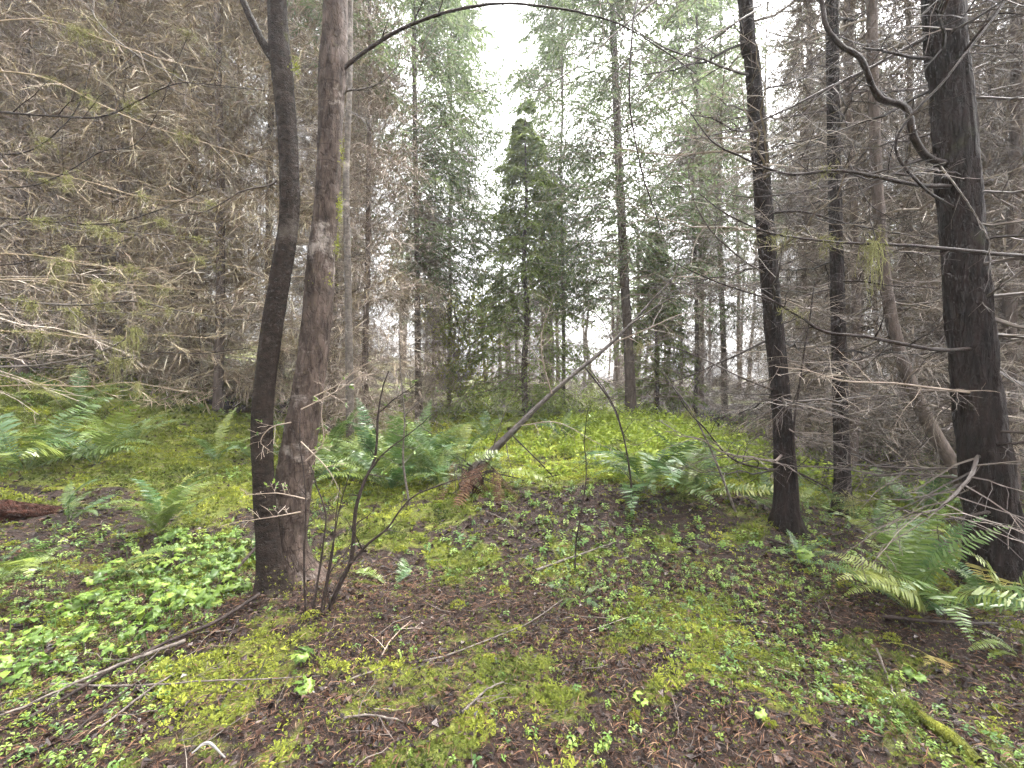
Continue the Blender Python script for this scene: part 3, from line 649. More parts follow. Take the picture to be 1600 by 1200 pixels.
# B: textured alder with the arching limb
eB, bB, sB = near_tree('broadleaf_tree', 'grey-brown rough alder trunk with peeling scars behind the dark bent stem', 'tree',
    [(476, 950, 78), (452, 860, 74), (456, 780, 74), (468, 690, 66), (484, 590, 58), (495, 500, 55), (501, 420, 54), (509, 330, 47), (514, 250, 46), (517, 170, 46), (520, 100, 52), (524, 0, 46)], 3.2, 'bark_alder', amp=0.11, ridges=0.07, seed=4, ft=3.2, flare=0.3, fh=0.14, rings=420)
limb(eB, bB, world_pts([(528, 118), (545, 100), (575, 78), (620, 50), (680, 26), (740, 12), (790, 8), (850, 13), (910, 24), (970, 42), (1030, 75), (1090, 120)], 3.2), 0.016, 0.003, 'wood_dark', tw=(14, 3), L1=0.22, L2=0.1, n=9, rings=40, up=0.1, label='long arching limb crossing the top of the sky gap')
limb(eB, bB, world_pts([(530, 150), (545, 140), (565, 136), (600, 120), (640, 70)], 3.25), 0.010, 0.003, 'wood_grey', tw=(4, 2), L1=0.2)
for (pl, d) in (([(490, 620), (530, 600), (560, 575), (600, 560)], 3.0), ([(470, 690), (500, 720), (520, 745), (535, 770)], 3.0), ([(455, 660), (425, 668), (410, 690), (425, 705)], 2.8), ([(480, 780), (430, 770), (380, 775)], 2.8), ([(470, 800), (420, 808), (360, 815)], 2.75), ([(470, 640), (520, 615), (560, 590), (590, 585)], 2.95), ([(478, 720), (505, 690), (500, 640), (512, 600)], 2.9)):
    limb(eB, bB, world_pts(pl, d), 0.005, 0.0015, 'twig', tw=(6, 3), L1=0.16, L2=0.07, n=4, rings=12, buds=0.25)
# moss tufts on the alder
def moss_patch(e, base, c, r, n):
    mb = MB(); tv, tq = moss_tmpl(5, 3); pos = np.asarray(c) - base + rng.normal(size=(n, 3)) * np.asarray(r)
    scatter(mb, tv, tq, None, pos, rng.uniform(0.006, 0.014, n), rng.uniform(0, 2.5, n), 0.55 + 0.45 * rng.random(n)); part('moss_tuft', mb.mesh('moss_tuft', M['moss']), e, kind='stuff')
for (px, py, r, n) in ((531, 325, (0.008, 0.02, 0.05), 170), (527, 385, (0.008, 0.02, 0.06), 90), (535, 240, (0.006, 0.02, 0.05), 60), (505, 440, (0.05, 0.02, 0.02), 50)): moss_patch(eB, bB, P(px, py, 3.14), r, n)
for (px, py, r, n) in ((430, 925, (0.06, 0.05, 0.09), 240), (462, 105, (0.014, 0.02, 0.03), 80)): moss_patch(eA, bA, P(px, py, 2.9), r, n)

# C, D, E, F: dark trunks of the right side
eC, bC, sC = near_tree('spruce_tree', 'thickest dark spruce trunk with flaky bark rising behind the largest fern', 'tree',
    [(1566, 945, 150), (1556, 840, 118), (1542, 740, 108), (1527, 620, 98), (1515, 500, 93), (1504, 380, 89), (1495, 250, 87), (1484, 120, 84), (1474, 0, 82)], 3.3, 'bark_spruce', amp=0.13, seed=6, flare=0.5, fh=0.16, up=8, rings=420, n=64, ft=4.5, fz=5)
eD, bD, sD = near_tree('spruce_tree', 'straight dark trunk leaning slightly, standing at the edge of the litter clearing', 'tree',
    [(1230, 838, 54), (1227, 760, 43), (1223, 660, 38), (1212, 540, 37), (1201, 420, 35), (1192, 300, 33), (1184, 200, 31), (1174, 90, 29), (1165, 0, 28)], 4.4, 'bark_spruce', amp=0.11, seed=8, flare=0.6, fh=0.16, up=9, rings=300, n=36, ft=3.0)
eE, bE, sE = near_tree('spruce_tree', 'slimmer dark trunk between the leaning trunk and the thickest spruce', 'tree',
    [(1319, 820, 40), (1316, 740, 32), (1313, 620, 30), (1309, 480, 28), (1305, 330, 26), (1302, 160, 25), (1300, 0, 24)], 5.1, 'bark_spruce', amp=0.11, seed=9, flare=0.6, fh=0.16, up=9, rings=260, n=30, ft=3.0)
eF, bF, sF = near_tree('spruce_tree', 'crooked brown trunk bending out from behind the thickest spruce', 'tree',
    [(1535, 800, 40), (1500, 745, 34), (1450, 660, 30), (1412, 570, 27), (1388, 470, 25), (1374, 340, 23), (1366, 180, 22), (1362, 0, 21)], 5.0, 'bark_conifer', amp=0.08, seed=10, up=8, rings=200, n=24)
eG, bG, sG = near_tree('conifer', 'slim straight conifer with dark green drooping crown right of the young fir', 'tree',
    [(987, 665, 24), (983, 560, 19), (976, 440, 17), (969, 300, 16), (963, 160, 14), (958, 40, 12), (954, -60, 11)], 13.2, 'bark_conifer', amp=0.07, seed=12, up=4, rings=120, n=16)
CG = crown_mesh('crown', 3.8, 19.0, 4.6, 0.1, 'twig', 'needle', per=5, dz=0.35, ntw=14, nb=9, blade=(0.22, 0.044), elev=0.15, sag=-0.20, drop=0.5, low=0.5)
part('crown', CG, eG, (-0.35, 0, 0))
mb = MB(); bp, br = whorl_branches(0.8, 6.5, 0.3, 4, lambda z: 2.0 + 0 * z, 0.03, 7, 0.04, 0.012, -0.08, 0.15); tubes(mb, bp, br, 4); twigs_on(mb, bp, br, (10, 3), L1=0.5, L2=0.2, rmin=0.0026)
part('dead_branches', mb.mesh('dead_branches', M['twig']), eG, kind='stuff')
eI, bI, sI = near_tree('conifer', 'slender drooping-crowned conifer bordering the white sky gap above the fern clump', 'tree',
    [(655, 648, 15), (653, 560, 12), (652, 440, 11), (650, 300, 10), (648, 160, 9), (646, 30, 8)], 12.6, 'bark_conifer', amp=0.07, seed=13, up=4, rings=120, n=12)
part('crown', CG, eI, (0, 0, 0.6), (0, 0, 2.2), 0.84); part('dead_branches', protos[2][1], eI, (0, 0, 0), (0, 0, 1), 0.6, kind='stuff')
for (px, d, sc, yaw, lab) in ((702, 16.5, 0.95, 0.7, 'feathery tall conifer left of the white sky gap, farther back than the slender one'), (880, 17.5, 1.05, 4.0, 'tall hazy conifer directly behind the central young fir'), (1085, 16.0, 0.95, 5.0, 'tall hazy conifer between the slim straight conifer and the leaning dark trunk')):
    x = (px - 800) / F * d; r = stand_tree(2, x, d, yaw, 1.05, lab, None, crown=False); part('crown', CG, r, (0, 0, 0.3), (0, 0, 1.0), sc)
# pale stem behind the alder
eH, bH, sH = near_tree('broadleaf_tree', 'pale thin birch-like stem just behind the rough alder trunk', 'tree',
    [(548, 610, 17), (545, 520, 14), (543, 400, 13), (541, 280, 12), (546, 140, 11), (548, 0, 9)], 7.6, 'bark_pale', amp=0.04, seed=14, up=5, rings=120, n=18)
dress(eC, sC, 34, 0.7, 6.5, 1.7, vs_=range(5)); dress(eD, sD, 40, 0.5, 7.0, 1.6, vs_=range(6)); dress(eE, sE, 34, 0.7, 7.0, 1.7, vs_=range(6)); dress(eF, sF, 24, 1.0, 7, 1.8); dress(eH, sH, 10, 2.0, 7, 1.0)
for (e, sp, L) in ((eC, sC, 1.3), (eD, sD, 1.3), (eE, sE, 1.5)):                 # green crowns above the frame
    part('crown', crown_mesh('crown', 0.0, 7.0, L, 0.1, 'twig_dark', 'needle', per=4, dz=0.5, ntw=9, nb=7, blade=(0.12, 0.026)), e, tuple(sp[-22, :3]))
# named limbs of the thick spruce and its neighbours
lc = [
 (eC, bC, [(1488, 258, 3.3), (1450, 246, 3.2), (1428, 215, 3.1), (1415, 168, 3.05), (1378, 156, 3.0), (1362, 130, 2.95), (1346, 92, 2.9), (1318, 74, 2.85), (1296, 42, 2.8), (1289, 0, 2.8), (1282, -60, 2.8)], 0.026, 0.012, 'wood_dark', (4, 3), 'thick crooked limb twisting up from the trunk'),
 (eC, bC, [(1455, 92, 3.25), (1420, 90, 3.1), (1390, 87, 3.05), (1348, 82, 2.95)], 0.014, 0.006, 'wood_dark', (4, 3), None),
 (eC, bC, [(1500, 292, 3.3), (1430, 288, 3.1), (1350, 272, 3.0), (1300, 267, 2.95), (1240, 272, 2.9), (1200, 262, 2.9), (1150, 240, 2.85), (1110, 215, 2.8), (1065, 155, 2.8)], 0.016, 0.003, 'wood_dark', (12, 4), None),
 (eC, bC, [(1640, 402, 2.9), (1560, 397, 2.85), (1480, 388, 2.8), (1380, 380, 2.75), (1290, 374, 2.7), (1200, 360, 2.7), (1140, 335, 2.7), (1090, 300, 2.7)], 0.015, 0.003, 'wood_dark', (12, 4), 'long dark bough reaching from the picture edge'),
 (eC, bC, [(1520, 545, 3.25), (1470, 547, 3.1), (1410, 538, 3.0), (1350, 527, 2.95), (1290, 522, 2.9), (1250, 498, 2.9), (1200, 472, 2.9), (1130, 450, 2.9), (1060, 420, 2.9)], 0.017, 0.003, 'wood_dark', (12, 4), None),
 (eC, bC, [(1530, 615, 3.3), (1470, 608, 3.1), (1400, 600, 3.0), (1330, 598, 2.95), (1270, 580, 2.9), (1220, 572, 2.9)], 0.009, 0.002, 'twig', (10, 4), None),
 (eC, bC, [(1500, 330, 3.3), (1440, 290, 3.0), (1400, 220, 2.9), (1480, 120, 2.8), (1560, 20, 2.8), (1590, -40, 2.8)], 0.010, 0.005, 'wood_dark', (5, 3), None),
 (eC, bC, [(1500, 90, 3.3), (1525, 60, 3.1), (1560, 15, 3.0), (1590, -30, 3.0)], 0.020, 0.01, 'wood_dark', (5, 3), None),
 (eC, bC, [(1470, 260, 2.9), (1500, 300, 2.8), (1535, 350, 2.75), (1552, 392, 2.75)], 0.006, 0.003, 'wood_grey', (3, 2), None),
 (eC, bC, [(1520, 480, 3.3), (1560, 450, 3.1), (1600, 420, 3.0), (1650, 400, 2.9)], 0.010, 0.005, 'wood_grey', (5, 3), None),
 (eC, bC, [(1540, 700, 3.3), (1590, 690, 3.0), (1650, 692, 2.9)], 0.012, 0.006, 'wood_dark', (6, 3), None),
 (eC, bC, [(1545, 800, 3.2), (1480, 810, 3.1), (1430, 800, 3.05), (1370, 785, 3.0)], 0.012, 0.003, 'wood_dark', (9, 4), None),
 (eD, bD, [(1190, 335, 4.4), (1250, 330, 4.2), (1310, 345, 4.1), (1390, 362, 4.0), (1460, 372, 3.9)], 0.014, 0.003, 'wood_dark', (10, 4), None),
 (eD, bD, [(1182, 200, 4.4), (1150, 205, 4.2), (1110, 185, 4.1), (1060, 180, 4.0)], 0.012, 0.003, 'wood_dark', (9, 4), None),
 (eD, bD, [(1200, 430, 4.4), (1160, 405, 4.2), (1110, 360, 4.1), (1080, 305, 4.0), (1075, 255, 4.0)], 0.010, 0.003, 'twig_dark', (10, 4), None),
 (eD, bD, [(1210, 610, 4.4), (1160, 590, 4.2), (1100, 560, 4.1), (1050, 540, 4.0), (1000, 535, 3.9)], 0.011, 0.002, 'twig_dark', (12, 4), None),
 (eD, bD, [(1222, 735, 4.4), (1180, 730, 4.1), (1140, 715, 4.0), (1100, 670, 3.9), (1070, 640, 3.8), (1040, 590, 3.8)], 0.013, 0.003, 'wood_dark', (9, 3), 'low bowed limb sweeping out over the bright undergrowth'),
 (eD, bD, [(1226, 730, 4.4), (1260, 745, 4.2), (1300, 765, 4.1), (1340, 780, 4.0)], 0.012, 0.003, 'wood_dark', (7, 3), None),
 (eD, bD, [(1168, 15, 4.4), (1190, 10, 3.9), (1150, 35, 3.7), (1080, 78, 3.6), (1000, 140, 3.5), (950, 175, 3.5)], 0.010, 0.003, 'wood_grey', (6, 3), 'long pale straight branch slanting across the upper crowns'),
 (eD, bD, [(1160, -40, 4.4), (1080, -30, 3.9), (1010, 10, 3.7), (950, 60, 3.6), (880, 115, 3.5), (808, 152, 3.5)], 0.010, 0.003, 'wood_grey', (8, 3), 'pale branch slanting down into the white sky gap'),
 (eD, bD, [(1165, -30, 4.4), (1060, -60, 3.6), (1000, -10, 3.3), (985, 90, 3.2), (985, 180, 3.2), (1003, 270, 3.2), (1030, 356, 3.2)], 0.010, 0.004, 'wood_dark', (7, 2), 'dark twig hanging down between the crowns'),
 (eE, bE, [(1302, 200, 5.1), (1330, 260, 4.8), (1360, 320, 4.6), (1415, 355, 4.4)], 0.011, 0.003, 'wood_dark', (8, 4), None),
 (eE, bE, [(1308, 440, 5.1), (1350, 440, 4.8), (1400, 448, 4.6), (1470, 450, 4.3)], 0.012, 0.004, 'wood_dark', (10, 4), None),
]
lobj = []
for (e, b, pl, r0, r1, m, tw, lab) in lc:
    o, p = limb(e, b, world_pts(pl, 3), r0, r1, m, tw=tw, L1=0.38, L2=0.15, rings=36, label=lab, rough=0.08); lobj.append((o, p, b))
def hang(i, px, v, sc=1.0):
    """lichen hung on limb i at the picture column px"""
    o, p, b = lobj[i]; q = 800 + F * p[:, 0] / p[:, 1]; k = int(np.argmin(np.abs(q - px)))
    part('lichen', lich[v], o, tuple(p[k] - b), (0, 0, rng.random() * 3), sc, kind='stuff')
for (i, px, v, sc) in ((3, 1356, 1, 1.15), (3, 1218, 0, 0.8), (3, 1300, 2, 1.0), (4, 1240, 2, 1.0), (12, 1372, 0, 0.8), (16, 1075, 0, 0.7), (15, 1000, 0, 0.8), (17, 1330, 0, 1.4), (2, 1290, 2, 0.9)): hang(i, px, v, sc)

# L: conifer beyond the picture's edge whose boughs hang in on the left
xl, yl = -5.3, 3.7
eL = empty('conifer', (xl, yl, Hs(xl, yl)), 'conifer at the picture edge whose pale lichen-hung boughs reach in over the mossy bank', 'tree'); bL = np.array(eL.location)
zz = np.linspace(-0.1, 14, 8); part('trunk', trunk_mesh('trunk', np.column_stack([0 * zz, 0 * zz, zz]), 0.16 * (1 - zz / 17), 20, 120, M['bark_conifer'], 0.08, seed=30), eL)
zs = lambda py: P(0, py, 3.7)[2]
ll = [
 ([(-60, 175), (60, 180), (150, 183), (200, 165), (262, 133), (320, 130), (420, 143)], 0.010, 0.002, 'wood_dark', (12, 4)),
 ([(-60, 110), (60, 118), (150, 160), (230, 195), (330, 225), (420, 250)], 0.008, 0.002, 'twig_warm', (14, 5)),
 ([(-60, 235), (40, 238), (110, 185), (140, 110), (142, 60)], 0.008, 0.002, 'wood_dark', (7, 4)),
 ([(110, -30), (150, 30), (200, 75), (260, 110), (310, 130), (390, 135)], 0.008, 0.002, 'wood_grey', (8, 3)),
 ([(-60, 290), (40, 293), (100, 275), (160, 240), (230, 215), (300, 60)], 0.007, 0.002, 'wood_dark', (9, 4)),
 ([(-60, 340), (60, 345), (160, 350), (240, 330), (340, 290)], 0.007, 0.002, 'wood_dark', (12, 4)),
 ([(-60, 370), (50, 345), (150, 358), (240, 365), (330, 372), (410, 365)], 0.008, 0.002, 'wood_grey', (14, 5)),
 ([(-60, 418), (50, 410), (110, 390), (180, 385), (260, 350)], 0.007, 0.002, 'wood_dark', (12, 5)),
 ([(-60, 455), (30, 470), (120, 476), (200, 468), (260, 480), (340, 495), (410, 497)], 0.011, 0.003, 'wood_grey', (12, 5)),
 ([(-60, 475), (40, 485), (130, 486), (200, 490), (270, 500)], 0.007, 0.002, 'wood_grey', (10, 4)),
 ([(-60, 572), (40, 572), (120, 560), (180, 538), (210, 515), (255, 485)], 0.011, 0.002, 'wood_grey', (8, 4)),
 ([(-60, 568), (40, 573), (130, 573), (200, 558), (250, 550), (320, 550), (400, 540)], 0.010, 0.002, 'wood_dark', (12, 4)),
 ([(-60, 605), (60, 602), (130, 606), (200, 600), (290, 615)], 0.006, 0.002, 'twig_warm', (10, 4)),
 ([(-60, 440), (60, 435), (130, 445), (210, 446), (320, 455)], 0.006, 0.002, 'twig_warm', (12, 5)),
 ([(-60, 265), (60, 270), (140, 285), (230, 310), (330, 320)], 0.006, 0.002, 'twig_warm', (14, 5)),
 ([(-60, 45), (60, 30), (160, 60), (250, 90), (340, 110)], 0.007, 0.002, 'twig_warm', (14, 5)),
 ([(-60, 395), (60, 400), (140, 415), (240, 420), (350, 405)], 0.006, 0.002, 'twig_warm', (14, 5)),
 ([(-60, 515), (60, 520), (140, 530), (240, 525), (330, 530)], 0.006, 0.002, 'twig_warm', (12, 5)),
]
n0 = len(lobj)
for k, (pl, r0, r1, m, tw) in enumerate(ll):
    w = world_pts([(a, b, 3.3 - 0.0006 * a + 0.5 * ((k * 7) % 5) / 5) for a, b in pl], 3); root = np.array([xl, yl, w[0][2] + 0.05]); w = np.vstack([root, w])
    o, p = limb(eL, bL, w, r0, r1, m, tw=tw, L1=0.42, L2=0.17, rings=36, rough=0.08, flat=0.5); lobj.append((o, p, bL))
for (k, px, v, sc) in ((10, 215, 1, 0.9), (11, 190, 1, 0.9), (8, 260, 0, 0.6), (8, 150, 2, 1), (9, 120, 1, 0.8), (13, 150, 0, 1.0), (1, 150, 0, .8), (1, 300, 2, .8), (6, 180, 0, 0.9), (6, 320, 2, 1), (13, 260, 0, 0.7), (14, 100, 0, 1), (14, 230, 2, 1), (16, 90, 1, 0.9), (16, 200, 0, 0.9), (17, 190, 1, 0.8), (5, 150, 0, 0.8), (7, 110, 1, 0.8), (12, 215, 1, 0.6), (15, 120, 0, 1), (0, 200, 2, 1), (8, 40, 0, 1.0), (17, 60, 1, 0.8)): hang(n0 + k, px, v, sc)
for k in range(len(ll)):
    for px in rng.uniform(20, 380, 3): hang(n0 + k, px, 2, rng.uniform(0.5, 1.0))
dress(eL, np.column_stack([0 * np.linspace(1, 8, 50), 0 * np.linspace(1, 8, 50), np.linspace(1, 8, 50), np.ones(50)]), 16, 1.2, 6.5, 1.7, az=(-1.0, 1.2), vs_=range(5, 9))

# J: leaning dead sapling
eJ = empty('leaning_sapling', P(722, 752, 6.3), 'bare grey sapling leaning steeply across the clearing from a root clump', 'sapling'); bJ = np.array(eJ.location)
wJ = world_pts([(712, 760, 6.4), (750, 725, 6.4), (795, 680, 6.35), (865, 612, 6.3), (945, 545, 6.2), (985, 507, 6.15), (1020, 468, 6.1), (1052, 432, 6.0), (1064, 395, 6.0)], 6)
part('trunk', trunk_mesh('trunk', wJ - bJ, np.array([0.085, 0.075, 0.052, 0.034, 0.026, 0.021, 0.015, 0.010, 0.005]), 16, 160, M['sapling'], 0.10, seed=17, flare=0.2), eJ)
for (pl, r0, m) in (([(955, 537, 6.2), (1010, 515, 6.0), (1070, 490, 5.9), (1110, 495, 5.8)], 0.012, 'twig'), ([(985, 507, 6.1), (1040, 470, 6.0), (1080, 452, 5.9), (1140, 440, 5.8)], 0.014, 'wood_grey'),
        ([(955, 530, 6.2), (940, 500, 6.0), (920, 485, 6.0), (890, 470, 6.0)], 0.009, 'wood_grey'), ([(915, 575, 6.2), (955, 630, 6.0), (975, 690, 5.9), (985, 745, 5.8)], 0.014, 'wood_dark'),
        ([(800, 680, 6.3), (860, 740, 6.1), (900, 790, 5.9), (950, 840, 5.7)], 0.012, 'wood_dark'), ([(790, 690, 6.3), (800, 740, 6.1), (815, 790, 6.0)], 0.008, 'twig_dark'),
        ([(770, 700, 6.3), (790, 640, 6.2), (808, 605, 6.2)], 0.008, 'twig_dark'), ([(862, 615, 6.2), (850, 570, 6.1), (848, 520, 6.1), (870, 455, 6.1)], 0.012, 'twig'),
        ([(815, 665, 6.3), (870, 660, 6.0), (930, 690, 5.9), (990, 720, 5.8)], 0.008, 'twig'), ([(760, 735, 6.3), (820, 748, 6.1), (880, 738, 6.0), (920, 715, 6)], 0.009, 'wood_dark'),
        ([(1052, 432, 6.0), (1100, 430, 5.9), (1150, 400, 5.8)], 0.008, 'twig'), ([(955, 535, 6.2), (958, 500, 6.1), (955, 470, 6.1)], 0.007, 'wood_grey')):
    limb(eJ, bJ, world_pts(pl, 6), r0, 0.003, m, tw=(11, 4), L1=0.55, L2=0.2, rings=20, buds=0.04)
print('near trees done')

# ================================================================== ferns
def frond_mesh(name, m, e0, e1, np_=34, seed=0, wl=0.13, curl=0.0, droop=0.25):
    """a sword fern frond 1 m long, arching along +X: a rachis with two rows of pinnae"""
    r = np.random.default_rng(seed); k = 24; s = np.linspace(0, 1, k)
    el = e0 + (e1 - e0) * s ** 1.2; st = 1 / (k - 1)
    dx, dz = np.cos(el) * st, np.sin(el) * st; yaw = np.cumsum(r.normal(0, 0.02, k)) + curl * s
    p = np.column_stack([np.cumsum(dx * np.cos(yaw)), np.cumsum(dx * np.sin(yaw)), np.cumsum(dz)]); p -= p[0]
    mb = MB(); tubes(mb, p[None], (0.0042 * (1 - 0.8 * s))[None], 4, np.array([0.35]))
    T = unit(np.gradient(p, axis=0)); S = unit(np.cross(np.array([0, 0, 1.0]), T)); Up = np.cross(T, S)
    for q in range(np_):
        u = 0.13 + 0.86 * (q + 0.3 * r.random()) / np_; i = u * (k - 1); i0 = min(int(i), k - 2); f = i - i0
        b = p[i0] * (1 - f) + p[i0 + 1] * f
        l = wl * (np.sin(np.pi * min(1, (u - 0.02) / 0.62) * 0.5) if u < 0.4 else 1.0) * (1 if u < 0.5 else max(0.1, ((1 - u) / 0.5) ** 0.75)) * r.uniform(0.88, 1.08); w = 0.0115 * (0.55 + 0.5 * l / wl)
        for sg in (-1, 1):
            D = unit(S[i0] * sg + T[i0] * r.uniform(0.12, 0.32) + Up[i0] * r.uniform(-0.12, 0.22)); W = unit(T[i0] * 0.9 + Up[i0] * 0.35 * r.normal())
            dn = -Up[i0] * droop
            v = [b - W * w * .5, b + W * w * .7, b + D * l * .45 + W * w + dn * l * .12, b + D * l * .45 - W * w * .6 + dn * l * .12, b + D * l * .8 + W * w * .5 + dn * l * .35, b + D * l * .8 - W * w * .35 + dn * l * .35, b + D * l + dn * l * .55]
            mb.add(v, quads=[[0, 1, 2, 3], [3, 2, 4, 5]], tris=[[5, 4, 6]], rnd=np.array([.35, .35, .6, .6, .75, .75, .85]) + r.uniform(-0.15, 0.15))
    return mb.mesh(name, M[m])
FR = [frond_mesh('frond', 'fern', a, b, seed=q, curl=c) for q, (a, b, c) in enumerate([(1.15, -0.35, 0.2), (0.95, -0.6, -0.25), (0.7, -0.5, 0.1), (1.3, 0.25, -0.1), (0.45, -0.35, 0.3), (1.0, -1.0, 0.0), (1.25, -0.1, 0.15)])]
FD = [frond_mesh('dead_frond', 'fern_dead', a, b, 26, 40 + q, 0.10, c, 0.6) for q, (a, b, c) in enumerate([(0.3, -1.2, 0.3), (-0.1, -0.9, -0.4), (0.1, -1.4, 0.2)])]
FT = frond_mesh('frond', 'fern_tan', 0.5, -0.5, 30, 55, 0.12)
def fern(loc, n, L, label, group=None, spread=(0, 6.283), up=(0.0, 0.35), dead=0, vs_=range(7), deadL=0.8, tan=0):
    e = empty('sword_fern', tuple(loc), label, 'fern', group); L *= 1.6 if loc[1] > 4.5 else 1.15; n = int(n * 1.3)
    for q in range(n):
        a = spread[0] + (spread[1] - spread[0]) * (q + rng.uniform(0.1, 0.9)) / n
        part('frond', FR[int(rng.choice(list(vs_)))] if q >= tan else FT, e, (0.02 * math.cos(a), 0.02 * math.sin(a), -0.01), (rng.normal(0, 0.28), -rng.uniform(*up), a), L * rng.uniform(0.45, 1.15))
    dead = max(dead, int(rng.integers(0, 3)) if n > 8 else 0)
    for q in range(dead):
        a = rng.random() * 6.283; part('dead_frond', FD[q % 3], e, (0, 0, 0.02), (rng.normal(0, 0.3), rng.uniform(-0.1, 0.2), a), deadL * L * rng.uniform(0.6, 1.0))
    return e
def gp(px, py, lift=0.0): p = G(px, py); p[2] += lift; return p
# the big clump behind the alder
clumpg = 'sword ferns massed behind the rough alder'
for (x, y, n, L, lab) in ((-1.55, 5.45, 24, 0.72, 'largest silvery-green fern at the front of the clump by the leafless shrub'), (-0.95, 5.75, 18, 0.62, 'front fern of the clump nearest the leaning sapling'),
        (-2.05, 6.3, 20, 0.78, 'fern in the clump just right of the rough alder trunk'), (-1.35, 6.5, 22, 0.8, 'tall fern at the middle of the clump behind the silvery one'), (-0.75, 6.7, 14, 0.65, 'smaller fern at the sapling side of the fern clump'),
        (-2.65, 6.3, 16, 0.75, 'fern half hidden between the two near stems'), (-2.3, 7.4, 18, 0.85, 'high fern at the back of the clump behind the alder'), (-1.5, 7.7, 18, 0.85, 'fern partly hidden at the back centre of the clump'),
        (-0.9, 7.9, 12, 0.7, 'small fern at the far edge of the clump by the trail'), (-3.1, 7.3, 14, 0.85, 'far fern peeping out beside the pale thin stem')):
    fern(np.array([x, y, Hs(x, y)]), n, L, lab, up=(0.0, 0.5))
# bank ferns
fern(gp(250, 835), 18, 0.62, 'upright grey-green fern in the middle of the near bank foot', up=(0.25, 0.6), dead=3)
for (px, py, n, L, lab) in ((30, 560, 14, 0.95, 'fern at the picture edge along the top of the mossy bank'), (95, 570, 14, 0.9, 'second fern from the picture edge along the top of the bank'), (165, 580, 12, 0.9, 'fern in the middle of the row along the top of the bank'),
                            (385, 592, 14, 0.9, 'green fern at the bank top just left of the dark bent stem'), (330, 585, 10, 0.8, 'low fern at the bank top beside the red-brown litter'), (120, 640, 10, 0.7, 'dark fern on the bank in front of the row'),
                            (40, 735, 14, 0.85, 'shaded fern above the rotten log at the picture edge'), (150, 725, 12, 0.7, 'olive fern low on the bank right of the rotten log'), (340, 725, 6, 0.6, 'sparse arching fern on the moss left of the dark stem'),
                            (215, 690, 7, 0.5, 'little fern in the middle of the mossy slope'), (395, 720, 9, 0.6, 'fern fronds tucked behind the foot of the dark stem')):
    fern(gp(px, py), n, L, lab)
fern(gp(105, 815), 5, 0.75, 'fern of a few drooping glossy fronds below the rotten log', spread=(-0.6, 2.6))
fern(gp(-25, 960, 0.15), 10, 0.62, 'glossy fern at the lower picture edge with broad shining fronds', spread=(-0.9, 1.6))
fern(gp(160, 905), 5, 0.52, 'fern sending long level fronds over the pale herbs', spread=(-0.5, 1.0), up=(-0.1, 0.25), vs_=(2, 4))
fern(gp(452, 905), 4, 0.30, 'tiny fern growing at the foot of the alder', up=(0.2, 0.6))
fern(gp(395, 880), 3, 0.34, 'tiny fern leaning against the dark stem among the herbs', spread=(1.5, 4))
fern(gp(612, 918), 7, 0.42, 'low flat fern on the moss right of the leafless shrub', up=(-0.3, 0.1), vs_=(2, 4))
fern(gp(905, 935), 7, 0.30, 'small flat fern in the middle of the litter clearing', up=(-0.2, 0.15), vs_=(2, 4, 1))
fern(gp(1010, 762), 17, 0.95, 'bushy fern with rust-brown skirt at the edge of the lush undergrowth', up=(-0.1, 0.15), dead=9, vs_=(0, 1, 2, 4, 5), deadL=0.6)
fern(gp(1090, 775), 12, 0.75, 'dark fern just right of the rust-skirted fern', dead=2)
fern(gp(945, 735), 7, 0.6, 'low yellowish fern just left of the rust-skirted fern', vs_=(2, 4))
fern(gp(1425, 955), 22, 0.70, 'largest fern of the right side spreading in front of the thick spruce', up=(0.05, 0.5), dead=5, deadL=0.6)
fern(gp(1545, 950), 9, 0.6, 'fern at the foot of the thick spruce with one yellowing frond', tan=2)
fern(gp(1475, 1035), 3, 0.26, 'short yellowing fern frond in front of the largest fern', tan=3, up=(0.1, 0.4), spread=(2.2, 4.5))
fern(gp(1325, 985), 2, 0.34, 'two flat fronds lying on litter left of the largest fern', up=(-0.35, -0.1), vs_=(4,), spread=(-0.3, 3.4))
fern(gp(1600, 1030), 4, 0.35, 'fern frond tips entering at the picture edge below the spruce', spread=(2, 4))
fern(gp(1370, 850), 9, 0.7, 'fern behind the largest right-hand fern near the slimmer trunk')
fern(gp(1215, 800), 7, 0.45, 'small fern beside the foot of the leaning dark trunk')
fern(gp(1250, 880), 6, 0.32, 'small fern in front of the leaning dark trunk on the litter', up=(-0.1, 0.2))
fern(gp(1440, 800), 10, 0.8, 'fern in the shade between the crooked trunk and the thickest spruce')
for (px, py, L, lab) in ((760, 690, 0.7, 'fern behind the root clump of the leaning sapling'), (830, 655, 0.7, 'fern at the foot of the young fir'), (640, 640, 0.9, 'far fern beside the trail at the clump edge'), (1120, 720, 0.7, 'fern sunk in the lush undergrowth'), (880, 690, 0.6, 'fern in the bright moss below the leaning sapling')):
    fern(gp(px, py), 11, L, lab)
print('ferns done')

